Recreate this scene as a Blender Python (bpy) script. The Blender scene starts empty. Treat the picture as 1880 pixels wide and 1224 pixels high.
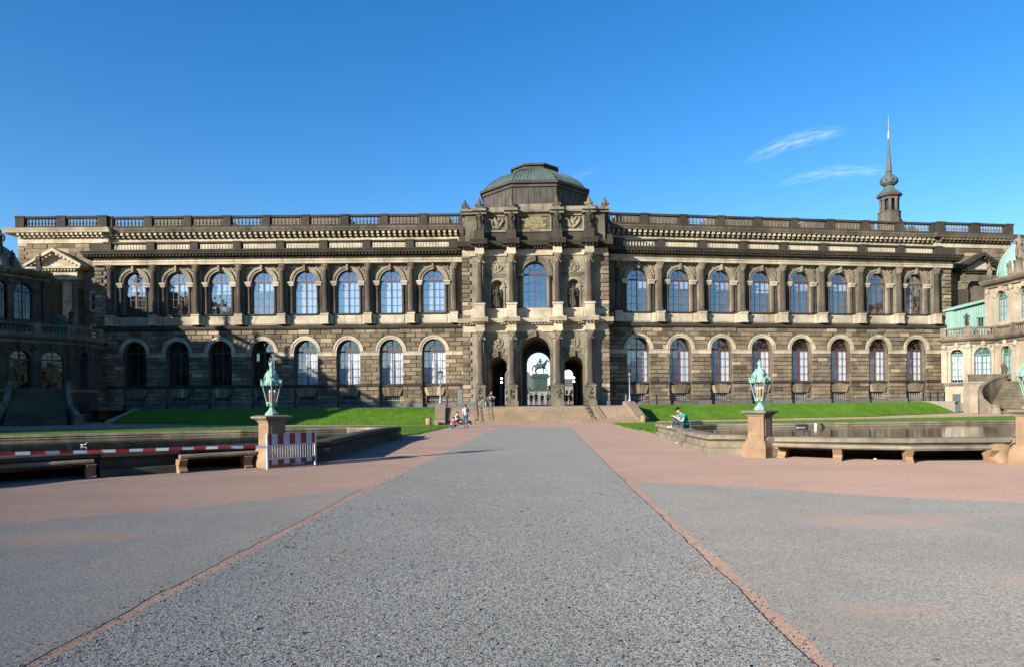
import bpy, bmesh, math, random
from mathutils import Vector, Matrix
from math import sin, cos, pi, sqrt, atan2, radians

sc = bpy.context.scene
COL = sc.collection
RND = random.Random(11)

# ------------------------------------------------------------------ camera
H, FPX, PX, PY, ROLL = 1.72, 1253.0, 970.0, 740.0, 0.0097
cam_d = bpy.data.cameras.new('camera')
cam = bpy.data.objects.new('camera', cam_d)
COL.objects.link(cam)
cam_d.sensor_fit = 'HORIZONTAL'
cam_d.sensor_width = 36.0
cam_d.lens = 36.0 * FPX / 1880.0
cam_d.shift_x = (940.0 - PX) / 1880.0
cam_d.shift_y = (PY - 612.0) / 1880.0
cam_d.clip_start, cam_d.clip_end = 0.1, 6000.0
cr, sr = cos(ROLL), sin(ROLL)
cam.matrix_world = Matrix(((cr, sr, 0, 0), (0, 0, -1, 0), (-sr, cr, 0, H), (0, 0, 0, 1)))
sc.camera = cam

# ------------------------------------------------------------------ light
SUN_EL, SUN_AZ = radians(18.0), radians(45.0)          # light travels to +x and +y
sun_d = bpy.data.lights.new('sun', 'SUN')
sun_d.energy, sun_d.angle, sun_d.color = 4.8, radians(0.53), (1.0, 0.92, 0.81)
sun = bpy.data.objects.new('sun', sun_d)
COL.objects.link(sun)
sdir = Vector((sin(SUN_AZ) * cos(SUN_EL), cos(SUN_AZ) * cos(SUN_EL), -sin(SUN_EL)))
sun.rotation_euler = sdir.to_track_quat('-Z', 'Y').to_euler()
sun.location = (-60, -80, 60)

world = bpy.data.worlds.new('World')
sc.world = world
world.use_nodes = True
wn, wl = world.node_tree.nodes, world.node_tree.links
wn.clear()
w_out = wn.new('ShaderNodeOutputWorld')
w_bg = wn.new('ShaderNodeBackground')
w_sky = wn.new('ShaderNodeTexSky')
w_sky.sky_type = 'NISHITA'
w_sky.sun_disc = False
w_sky.sun_elevation = SUN_EL
w_sky.sun_rotation = pi + SUN_AZ
w_sky.altitude, w_sky.air_density, w_sky.dust_density, w_sky.ozone_density = 0, 1.0, 0.12, 2.4
w_bg.inputs['Strength'].default_value = 0.095


def wmath(op, a, b=None, c=None):
    n = wn.new('ShaderNodeMath')
    n.operation = op
    for i, x in enumerate((a, b, c)):
        if x is None:
            continue
        if isinstance(x, (int, float)):
            n.inputs[i].default_value = x
        else:
            wl.new(x, n.inputs[i])
    return n.outputs[0]


def world_sky():
    tc = wn.new('ShaderNodeTexCoord')
    sep = wn.new('ShaderNodeSeparateXYZ')
    wl.new(tc.outputs['Generated'], sep.inputs[0])
    yy = wmath('MAXIMUM', sep.outputs['Y'], 0.05)
    u = wmath('DIVIDE', sep.outputs['X'], yy)
    v = wmath('DIVIDE', sep.outputs['Z'], yy)
    total = None
    # thin cirrus streaks low over the right-hand roof: centre, tilt, half length, half width, strength
    for (cu, cv, ang, hl, hw, k) in ((0.395, 0.380, 0.30, 0.085, 0.014, 1.0), (0.455, 0.334, 0.10, 0.095, 0.011, 0.75),
                                     (0.085, 0.335, 0.35, 0.03, 0.006, 0.25)):
        du, dv = wmath('SUBTRACT', u, cu), wmath('SUBTRACT', v, cv)
        a = wmath('ADD', wmath('MULTIPLY', du, cos(ang)), wmath('MULTIPLY', dv, sin(ang)))
        b = wmath('SUBTRACT', wmath('MULTIPLY', dv, cos(ang)), wmath('MULTIPLY', du, sin(ang)))
        b = wmath('ADD', b, wmath('MULTIPLY', wmath('MULTIPLY', a, a), 1.3))
        cmb = wn.new('ShaderNodeCombineXYZ')
        wl.new(wmath('MULTIPLY', a, 30.0), cmb.inputs[0])
        wl.new(wmath('MULTIPLY', b, 190.0), cmb.inputs[1])
        nz = wn.new('ShaderNodeTexNoise')
        nz.inputs['Scale'].default_value = 1.0
        nz.inputs['Detail'].default_value = 7.0
        nz.inputs['Roughness'].default_value = 0.52
        wl.new(cmb.outputs[0], nz.inputs['Vector'])
        ra = wmath('DIVIDE', a, hl)
        rb = wmath('DIVIDE', b, hw)
        r2 = wmath('ADD', wmath('MULTIPLY', ra, ra), wmath('MULTIPLY', rb, rb))
        m = wmath('MAXIMUM', wmath('SUBTRACT', 1.0, r2), 0.0)
        m = wmath('MULTIPLY', wmath('MULTIPLY', m, k), wmath('MAXIMUM', wmath('MULTIPLY', wmath('SUBTRACT', nz.outputs[0], 0.36), 3.4), 0.0))
        total = m if total is None else wmath('ADD', total, m)
    total = wmath('MULTIPLY', wmath('MINIMUM', total, 1.0), 0.24)
    hsv = wn.new('ShaderNodeHueSaturation')
    hsv.inputs['Saturation'].default_value = 1.36
    wl.new(w_sky.outputs[0], hsv.inputs['Color'])
    tint = wn.new('ShaderNodeMix')
    tint.data_type, tint.blend_type = 'RGBA', 'MULTIPLY'
    tint.inputs[0].default_value = 1.0
    tint.inputs[7].default_value = (0.97, 0.985, 1.10, 1)
    wl.new(hsv.outputs[0], tint.inputs[6])
    mix = wn.new('ShaderNodeMix')
    mix.data_type = 'RGBA'
    wl.new(total, mix.inputs[0])
    wl.new(tint.outputs[2], mix.inputs[6])
    mix.inputs[7].default_value = (7.5, 8.0, 8.4, 1)
    wl.new(mix.outputs[2], w_bg.inputs['Color'])
    wl.new(w_bg.outputs[0], w_out.inputs['Surface'])


world_sky()
sc.view_settings.view_transform = 'Standard'
sc.view_settings.look = 'None'
sc.view_settings.gamma = 1.0
sc.view_settings.use_curve_mapping = False
sc.view_settings.exposure = 1.08
sc.render.engine = 'CYCLES'
sc.cycles.use_denoising = True
sc.cycles.use_adaptive_sampling = True
sc.cycles.adaptive_threshold = 0.02
sc.cycles.max_bounces = 8
sc.cycles.transparent_max_bounces = 12
sc.cycles.sample_clamp_indirect = 6.0


# ------------------------------------------------------------------ picture -> place
def ray(px, py):
    u, v = (px - PX) / FPX, (PY - py) / FPX
    return u * cr + v * sr, -u * sr + v * cr


def at(px, py, Y):
    x, z = ray(px, py)
    return Vector((x * Y, Y, H + z * Y))


def G(px, py, z=0.0):
    x, k = ray(px, py)
    Y = (z - H) / k
    return Vector((x * Y, Y, z))


# ------------------------------------------------------------------ materials
def rgb(r, g, b):
    f = lambda c: c / 12.92 if c <= 0.04045 else ((c + 0.055) / 1.055) ** 2.4
    return (f(r / 255), f(g / 255), f(b / 255), 1)


class NT:
    def __init__(s, name):
        s.m = bpy.data.materials.new(name)
        s.m.use_nodes = True
        s.n, s.l = s.m.node_tree.nodes, s.m.node_tree.links
        s.b = s.n['Principled BSDF']
        s.pos = s.n.new('ShaderNodeNewGeometry')

    def link(s, x, inp):
        if isinstance(x, (int, float)):
            inp.default_value = x
        elif isinstance(x, tuple):
            inp.default_value = x if len(x) == 4 or inp.type == 'VECTOR' else (*x, 1)
        else:
            s.l.new(x, inp)

    def noise(s, scale, detail=6, rough=0.6, vec=None, dist=0.0):
        n = s.n.new('ShaderNodeTexNoise')
        n.inputs['Scale'].default_value = scale
        n.inputs['Detail'].default_value = detail
        n.inputs['Roughness'].default_value = rough
        n.inputs['Distortion'].default_value = dist
        s.l.new(vec or s.pos.outputs['Position'], n.inputs['Vector'])
        return n.outputs[0]

    def scaled(s, x, y, z, off=(0, 0, 0)):
        n = s.n.new('ShaderNodeMapping')
        n.inputs['Scale'].default_value = (x, y, z)
        n.inputs['Location'].default_value = off
        s.l.new(s.pos.outputs['Position'], n.inputs['Vector'])
        return n.outputs[0]

    def voro(s, scale, out='Distance', vec=None, feature='F1'):
        n = s.n.new('ShaderNodeTexVoronoi')
        n.feature = feature
        n.inputs['Scale'].default_value = scale
        s.l.new(vec or s.pos.outputs['Position'], n.inputs['Vector'])
        return n.outputs[out]

    def ramp(s, x, a, b, lo=0.0, hi=1.0):
        n = s.n.new('ShaderNodeMapRange')
        s.link(x, n.inputs[0])
        for i, q in enumerate((a, b, lo, hi)):
            n.inputs[i + 1].default_value = q
        return n.outputs[0]

    def math(s, op, a, b=0.0):
        n = s.n.new('ShaderNodeMath')
        n.operation = op
        s.link(a, n.inputs[0])
        s.link(b, n.inputs[1])
        return n.outputs[0]

    def mix(s, f, a, b, mode='MIX'):
        n = s.n.new('ShaderNodeMix')
        n.data_type = 'RGBA'
        n.blend_type = mode
        s.link(f, n.inputs[0])
        s.link(a, n.inputs[6])
        s.link(b, n.inputs[7])
        return n.outputs[2]

    def bump(s, h, dist, strength=1.0):
        n = s.n.new('ShaderNodeBump')
        n.inputs['Strength'].default_value = strength
        n.inputs['Distance'].default_value = dist
        s.l.new(h, n.inputs['Height'])
        s.l.new(n.outputs[0], s.b.inputs['Normal'])

    def base(s, c, rough=0.85, metal=0.0, spec=0.3, diffrough=0.0):
        if diffrough and 'Diffuse Roughness' in s.b.inputs:
            s.b.inputs['Diffuse Roughness'].default_value = diffrough
        s.link(c, s.b.inputs['Base Color'])
        s.link(rough, s.b.inputs['Roughness'])
        s.b.inputs['Metallic'].default_value = metal
        s.b.inputs['Specular IOR Level'].default_value = spec
        return s.m


def stone(name, light, dark, soot=0.5, soot_col=(0.028, 0.024, 0.02), island=0.0, bump=0.02, streak=0.7, big=0.35):
    t = NT(name)
    n1 = t.noise(big, 8, 0.62)
    n2 = t.noise(3.1, 8, 0.7)
    c = t.mix(t.ramp(n1, 0.36, 0.66), light, dark)
    c = t.mix(t.ramp(n2, 0.45, 0.75, 0, 0.55), c, dark)
    if island:
        r = t.pos.outputs['Random Per Island']
        c = t.mix(t.ramp(r, .955, .96, 0, .45), c, (min(1, light[0] * 1.7), min(1, light[1] * 1.7), min(1, light[2] * 1.6)))
        c = t.mix(t.ramp(r, .10, .095, 0, .35), c, (dark[0] * .45, dark[1] * .45, dark[2] * .45))
        c = t.mix(1.0, c, t.mix(r, (1 - island, 1 - island * 1.05, 1 - island * 1.1), (1 + island, 1 + island, 1 + island * 0.9)), 'MULTIPLY')
    if soot > 0:
        st = t.noise(1.0, 7, 0.68, t.scaled(1.3, 1.3, 0.22))
        pt = t.noise(0.9, 9, 0.72, dist=0.6)
        m = t.math('MULTIPLY', t.ramp(t.math('ADD', t.math('MULTIPLY', st, streak), t.math('MULTIPLY', pt, 1 - streak)), 0.62 - soot * 0.3, 0.80 - soot * 0.22), 0.9)
        c = t.mix(m, c, (*soot_col, 1))
    t.bump(t.noise(9.0, 8, 0.75), bump)
    return t.base(c, 0.9, spec=0.2)


M = {}
M['pale'] = stone('pale_sandstone', (0.50, 0.43, 0.31), (0.25, 0.21, 0.145), 0.27)
M['tan'] = stone('weathered_sandstone', (0.215, 0.17, 0.112), (0.115, 0.091, 0.062), 0.24, island=0.30, bump=0.05)
M['palemid'] = stone('toned_sandstone', (0.29, 0.25, 0.182), (0.14, 0.12, 0.086), 0.42)
M['poolshade'] = stone('shade_dark_pool_stone', (0.085, 0.077, 0.052), (0.045, 0.042, 0.03), 0.4)  # left pool's front wall: its shade is put into this darker stone colour
M['grimyshade'] = stone('shade_grimed_cream_stone', (0.12, 0.10, 0.07), (0.05, 0.042, 0.03), 0.5)  # left pavilion's deep shade darkened into the stone; stair risers use it as dirt
M['mid'] = stone('grey_sandstone', (0.175, 0.147, 0.104), (0.078, 0.067, 0.05), 0.48)
M['soot'] = stone('sooty_sandstone', (0.068, 0.058, 0.042), (0.034, 0.03, 0.024), 0.60)
M['column'] = stone('brown_column_stone', (0.10, 0.078, 0.058), (0.042, 0.036, 0.029), 0.55)
M['relief'] = stone('carved_sandstone', (0.29, 0.245, 0.172), (0.11, 0.092, 0.066), 0.36, bump=0.05)
M['blackstat'] = stone('blackened_statue_stone', (0.075, 0.066, 0.054), (0.035, 0.032, 0.028), 0.6)
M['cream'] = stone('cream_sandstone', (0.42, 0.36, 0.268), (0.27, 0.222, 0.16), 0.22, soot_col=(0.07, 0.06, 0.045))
M['creamdark'] = stone('grimy_cream_stone', (0.245, 0.205, 0.148), (0.105, 0.088, 0.064), 0.46)
M['baserock'] = stone('blue_grey_plinth', (0.14, 0.145, 0.14), (0.075, 0.08, 0.08), 0.3)
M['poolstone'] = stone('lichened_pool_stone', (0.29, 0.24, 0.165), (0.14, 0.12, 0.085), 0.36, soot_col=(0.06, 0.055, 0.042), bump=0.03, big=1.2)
M['orange'] = stone('orange_sandstone', (0.34, 0.215, 0.12), (0.2, 0.135, 0.082), 0.18, soot_col=(0.09, 0.06, 0.04), bump=0.02, big=1.6)
M['step'] = stone('sandstone_step', (0.30, 0.225, 0.148), (0.2, 0.148, 0.098), 0.08, soot_col=(0.09, 0.07, 0.05), bump=0.01)
M['stepdark'] = stone('mossy_step', (0.22, 0.185, 0.115), (0.12, 0.105, 0.065), 0.35, soot_col=(0.05, 0.048, 0.035))


def copper(name, a, b, c, seam=0.0):
    t = NT(name)
    n = t.noise(1.1, 8, 0.7, t.scaled(1.2, 1.2, 0.35))
    col = t.mix(t.ramp(n, 0.32, 0.68), a, b)
    col = t.mix(t.ramp(t.noise(6, 6, 0.7), 0.5, 0.8, 0, 0.6), col, c)
    t.bump(t.noise(14, 5, 0.6), 0.01)
    return t.base(col, 0.7, spec=0.35)


M['verdigris'] = copper('verdigris_copper', (0.155, 0.295, 0.235), (0.29, 0.45, 0.37), (0.045, 0.095, 0.078))
M['domecopper'] = copper('dull_copper_roof', (0.088, 0.132, 0.114), (0.058, 0.072, 0.063), (0.04, 0.043, 0.037))
M['roofcopper'] = copper('bright_copper_roof', (0.205, 0.36, 0.305), (0.28, 0.44, 0.38), (0.14, 0.26, 0.215))
M['bronze'] = copper('green_bronze', (0.042, 0.082, 0.062), (0.023, 0.046, 0.036), (0.014, 0.023, 0.018))
M['shadecopper'] = copper('shade_teal_copper', (0.05, 0.135, 0.12), (0.035, 0.095, 0.085), (0.02, 0.05, 0.045))  # roof copper of the left pavilion with its shade mixed into the colour
M['spire'] = copper('grey_green_spire', (0.10, 0.125, 0.11), (0.06, 0.075, 0.068), (0.05, 0.055, 0.05))


def plain(name, col, rough=0.6, metal=0.0, var=0.25, scale=4.0, spec=0.4, bump=0.0):
    t = NT(name)
    n = t.noise(scale, 5, 0.6)
    d = tuple(x * (1 - var) for x in col[:3])
    c = t.mix(t.ramp(n, 0.35, 0.65), col[:3], d)
    if bump:
        t.bump(t.noise(scale * 6, 4), bump)
    return t.base(c, rough, metal, spec)


M['redframe'] = plain('red_brown_window_paint', (0.085, 0.038, 0.030), 0.5)
M['shadeframe'] = plain('shaded_window_paint', (0.03, 0.032, 0.03), 0.5)  # red-brown frame colour darkened for the left bays lying in shadow
M['greenframe'] = plain('green_window_paint', (0.10, 0.24, 0.19), 0.5)
M['bluegreen'] = plain('dull_green_window_paint', (0.03, 0.06, 0.06), 0.5)
M['blind'] = plain('white_blind_cloth', (0.44, 0.49, 0.55), 0.9, var=0.12, scale=1.2)
def mat_blind():
    t = NT('white_blind_cloth')
    oi = t.n.new('ShaderNodeObjectInfo')
    c = t.mix(oi.outputs['Random'], (0.46, 0.51, 0.57), (0.64, 0.67, 0.70))
    fold = t.noise(1.0, 3, 0.5, t.scaled(5.0, 5.0, 0.12))
    c = t.mix(t.ramp(fold, 0.35, 0.65, 0, 0.35), c, (0.38, 0.43, 0.50))
    return t.base(c, 0.9, spec=0.1)


M['blind'] = mat_blind()
M['interior'] = plain('dark_room', (0.03, 0.028, 0.026), 0.9)
M['drumwall'] = plain('drum_sheet_metal', (0.07, 0.06, 0.048), 0.7, var=0.5, scale=0.8)
M['slate'] = plain('brown_roof_sheet', (0.13, 0.10, 0.075), 0.8)
M['iron'] = plain('dark_iron', (0.03, 0.03, 0.03), 0.5, 0.4)
M['greyiron'] = plain('grey_painted_iron', (0.30, 0.33, 0.36), 0.5, 0.2)
M['gold'] = plain('gilt', (0.46, 0.39, 0.19), 0.5, 0.15, var=0.3, scale=7)
M['white'] = plain('white_paint', (0.70, 0.71, 0.72), 0.45, var=0.08)
M['red'] = plain('red_reflective_paint', (0.50, 0.022, 0.03), 0.45, var=0.12)
M['dullwhite'] = plain('dull_white_board', (0.56, 0.57, 0.60), 0.5, var=0.25, scale=5)  # board colours duller and blotchier than the tape's white and red
M['dullred'] = plain('dull_red_board', (0.34, 0.02, 0.025), 0.5, var=0.3, scale=5)
M['galv'] = plain('galvanised_steel', (0.55, 0.57, 0.58), 0.45, 0.5, var=0.15)
M['black'] = plain('black_rubber', (0.018, 0.018, 0.02), 0.6)
M['skin'] = plain('skin', (0.58, 0.35, 0.26), 0.6, var=0.08)
M['hair'] = plain('dark_brown_hair', (0.045, 0.026, 0.018), 0.6)
M['teal'] = plain('teal_cotton', (0.012, 0.24, 0.19), 0.85, var=0.15, scale=9)
M['jeans'] = plain('blue_denim', (0.05, 0.085, 0.14), 0.85, var=0.35, scale=14)
M['darkcloth'] = plain('black_cloth', (0.02, 0.021, 0.026), 0.9, var=0.3)
M['navycloth'] = plain('navy_cloth', (0.03, 0.04, 0.075), 0.9)
M['palecloth'] = plain('pale_blue_cotton', (0.42, 0.50, 0.58), 0.85)
M['whitecloth'] = plain('white_cotton', (0.66, 0.66, 0.64), 0.85)
M['redcloth'] = plain('red_cotton', (0.45, 0.04, 0.045), 0.85)
M['browncloth'] = plain('brown_cloth', (0.07, 0.05, 0.04), 0.9)
M['shoe'] = plain('white_canvas_shoe', (0.68, 0.68, 0.62), 0.7)
M['candle'] = plain('orange_glass_tube', (0.62, 0.20, 0.055), 0.4)
M['bulb'] = plain('white_bulb', (0.8, 0.8, 0.78), 0.3)
M['farwall'] = plain('far_facade_stone', (0.22, 0.19, 0.15), 0.9)
M['farroof'] = plain('far_slate_roof', (0.10, 0.10, 0.115), 0.8)
M['signgreen'] = plain('grey_green_board', (0.15, 0.19, 0.16), 0.6)
M['concrete'] = plain('pale_concrete', (0.34, 0.30, 0.24), 0.9, var=0.3, bump=0.01)


def emitter(name, col, s):
    t = NT(name)
    t.b.inputs['Emission Color'].default_value = (*col, 1)
    t.b.inputs['Emission Strength'].default_value = s
    return t.base((0.8, 0.7, 0.5), 0.5)


M['lamp'] = emitter('lit_globe', (1.0, 0.72, 0.42), 9.0)


def glass(name, refl, tint=(1, 1, 1), rough=0.01):
    m = bpy.data.materials.new(name)
    m.use_nodes = True
    n, l = m.node_tree.nodes, m.node_tree.links
    n.clear()
    o = n.new('ShaderNodeOutputMaterial')
    mx = n.new('ShaderNodeMixShader')
    tr = n.new('ShaderNodeBsdfTransparent')
    gl = n.new('ShaderNodeBsdfGlossy')
    lw = n.new('ShaderNodeLayerWeight')
    pw = n.new('ShaderNodeMath')
    pw.operation = 'POWER'
    pw.inputs[1].default_value = 4.0
    l.new(lw.outputs['Facing'], pw.inputs[0])
    mp = n.new('ShaderNodeMapRange')
    mp.inputs['From Min'].default_value, mp.inputs['From Max'].default_value = 0.0, 1.0
    mp.inputs['To Min'].default_value, mp.inputs['To Max'].default_value = refl, 1.0
    l.new(pw.outputs[0], mp.inputs[0])
    l.new(mp.outputs[0], mx.inputs[0])
    tr.inputs[0].default_value = (*tint, 1)
    gl.inputs['Roughness'].default_value = rough
    gl.inputs['Color'].default_value = (0.95, 0.97, 1.0, 1)
    tc = n.new('ShaderNodeNewGeometry')
    nz = n.new('ShaderNodeTexNoise')
    nz.inputs['Scale'].default_value = 1.4
    nz.inputs['Detail'].default_value = 2.0
    l.new(tc.outputs['Position'], nz.inputs['Vector'])
    bp = n.new('ShaderNodeBump')
    bp.inputs['Distance'].default_value = 0.01
    bp.inputs['Strength'].default_value = 0.5
    l.new(nz.outputs[0], bp.inputs['Height'])
    l.new(bp.outputs[0], gl.inputs['Normal'])
    l.new(tr.outputs[0], mx.inputs[1])
    l.new(gl.outputs[0], mx.inputs[2])
    l.new(mx.outputs[0], o.inputs[0])
    return m


M['glass'] = glass('window_glass', 0.16)
M['dimglass'] = glass('dim_shade_glass', 0.06, (0.6, 0.65, 0.7))  # glass tinted and dulled so the shaded left pavilion's windows stay dark
M['coated'] = glass('coated_window_glass', 0.30, (0.75, 0.8, 0.85))
M['lanternglass'] = glass('lantern_glass', 0.07)


def mat_gravel():
    # central path: coarse blue-grey chippings with pinkish dust
    t = NT('grey_chippings')
    c1 = t.voro(72, 'Color')
    sep = t.n.new('ShaderNodeSeparateColor')
    t.l.new(c1, sep.inputs[0])
    c = t.mix(t.ramp(sep.outputs[0], 0.08, 0.85), (0.034, 0.037, 0.035), (0.232, 0.238, 0.223))
    c = t.mix(t.ramp(sep.outputs[1], 0.86, 0.97), c, (0.19, 0.135, 0.105))
    c = t.mix(t.ramp(t.noise(0.35, 5, 0.6), 0.40, 0.70, 0, 0.4), c, (0.10, 0.105, 0.10))
    pk = t.noise(1.0, 8, 0.7, t.scaled(0.75, 0.45, 1))
    c = t.mix(t.ramp(pk, 0.56, 0.70, 0, 0.55), c, (0.175, 0.115, 0.088))
    d = t.voro(72, 'Distance')
    t.bump(t.math('ADD', d, t.math('MULTIPLY', t.noise(30, 4), 0.8)), -0.006, 0.8)
    return t.base(c, 0.8, spec=0.3, diffrough=1.0)


def mat_asphalt():
    t = NT('fine_grey_gravel')
    sep = t.n.new('ShaderNodeSeparateColor')
    t.l.new(t.voro(70, 'Color'), sep.inputs[0])
    c = t.mix(sep.outputs[0], (0.085, 0.083, 0.077), (0.20, 0.193, 0.175))
    c = t.mix(t.ramp(t.noise(0.6, 6, 0.65), 0.42, 0.62, 0, 0.35), c, (0.10, 0.098, 0.09))
    pk = t.noise(1.0, 8, 0.65, t.scaled(0.16, 0.55, 1))
    c = t.mix(t.ramp(pk, 0.57, 0.68, 0, 0.6), c, (0.205, 0.135, 0.103))
    sp = t.n.new('ShaderNodeSeparateXYZ')
    t.l.new(t.pos.outputs['Position'], sp.inputs[0])
    wob = t.math('MULTIPLY', t.math('SUBTRACT', t.noise(2.2, 6, 0.7), 0.5), 2.6)
    for (cx, cy, rx, ry, k) in ((-6.3, 9.0, 1.05, .55, .9), (5.0, 9.65, 1.15, .5, .75), (4.9, 6.4, .7, .28, .5), (2.9, 5.6, .55, .25, .5), (-7.6, 7.6, .6, .3, .6), (7.3, 8.0, .8, .35, .5), (-3.4, 11.5, 1.2, .25, .5), (-1.9, 6.9, .35, .2, .6)):
        dx = t.math('DIVIDE', t.math('SUBTRACT', sp.outputs[0], cx), rx)
        dy = t.math('DIVIDE', t.math('SUBTRACT', sp.outputs[1], cy), ry)
        r2 = t.math('ADD', t.math('ADD', t.math('MULTIPLY', dx, dx), t.math('MULTIPLY', dy, dy)), wob)
        c = t.mix(t.ramp(r2, 1.6, -0.2, 0, k), c, (0.20, 0.142, 0.113))
    t.bump(t.math('ADD', t.voro(70, 'Distance'), t.noise(25, 5)), -0.004, 0.7)
    return t.base(c, 0.85, spec=0.25, diffrough=1.0)


def mat_pink():
    t = NT('pink_sandstone_grit')
    sep = t.n.new('ShaderNodeSeparateColor')
    t.l.new(t.voro(55, 'Color'), sep.inputs[0])
    c = t.mix(sep.outputs[0], (0.16, 0.105, 0.081), (0.262, 0.184, 0.146))
    c = t.mix(t.ramp(t.noise(1.0, 8, 0.68, t.scaled(0.22, 0.5, 1)), 0.42, 0.64, 0, 0.65), c, (0.165, 0.112, 0.088))
    c = t.mix(t.ramp(t.noise(2.6, 6, 0.7), 0.62, 0.75, 0, 0.5), c, (0.27, 0.20, 0.165))
    t.bump(t.math('ADD', t.voro(55, 'Distance'), t.noise(20, 6)), -0.005, 0.7)
    return t.base(c, 0.9, spec=0.2, diffrough=1.0)


def mat_grass():
    t = NT('mown_grass')
    c = t.mix(t.ramp(t.noise(0.5, 7, 0.7), 0.35, 0.65), (0.055, 0.135, 0.008), (0.098, 0.195, 0.014))
    c = t.mix(t.ramp(t.noise(7, 6, 0.75), 0.45, 0.75, 0, 0.8), c, (0.045, 0.105, 0.012))
    c = t.mix(t.ramp(t.noise(0.9, 6, 0.7, t.scaled(1, 1.6, 1.6)), 0.52, 0.70, 0, 0.55), c, (0.135, 0.19, 0.03))
    d = t.voro(3.2, 'Distance')
    dm = t.math('MULTIPLY', t.ramp(d, 0.10, 0.06, 0, 1), t.ramp(t.noise(0.22, 3), 0.55, 0.62))
    c = t.mix(t.math('MULTIPLY', dm, 0.8), c, (0.7, 0.7, 0.55))
    t.bump(t.noise(16, 8, 0.8), 0.09)
    return t.base(c, 0.85, spec=0.15, diffrough=0.6)


def mat_water():
    t = NT('still_pond_water')
    t.bump(t.math('ADD', t.noise(1.0, 4, 0.5, t.scaled(1.1, 2.6, 1)), t.math('MULTIPLY', t.noise(7, 3), 0.15)), 0.006)
    return t.base((0.020, 0.021, 0.011), 0.03, spec=0.5)


M['gravel'], M['asphalt'], M['pink'], M['grass'], M['water'] = mat_gravel(), mat_asphalt(), mat_pink(), mat_grass(), mat_water()


# ------------------------------------------------------------------ mesh helpers
def frame(ox, oy, ang):
    ux, uy = cos(ang), sin(ang)
    nx, ny = sin(ang), -cos(ang)
    f = lambda s, d, z: Vector((ox + ux * s + nx * d, oy + uy * s + ny * d, z))
    f.ang = ang
    return f


WF = lambda s, d, z: Vector((s, -d, z))       # plain frame: x right, d towards the camera
WF.ang = 0.0


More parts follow.
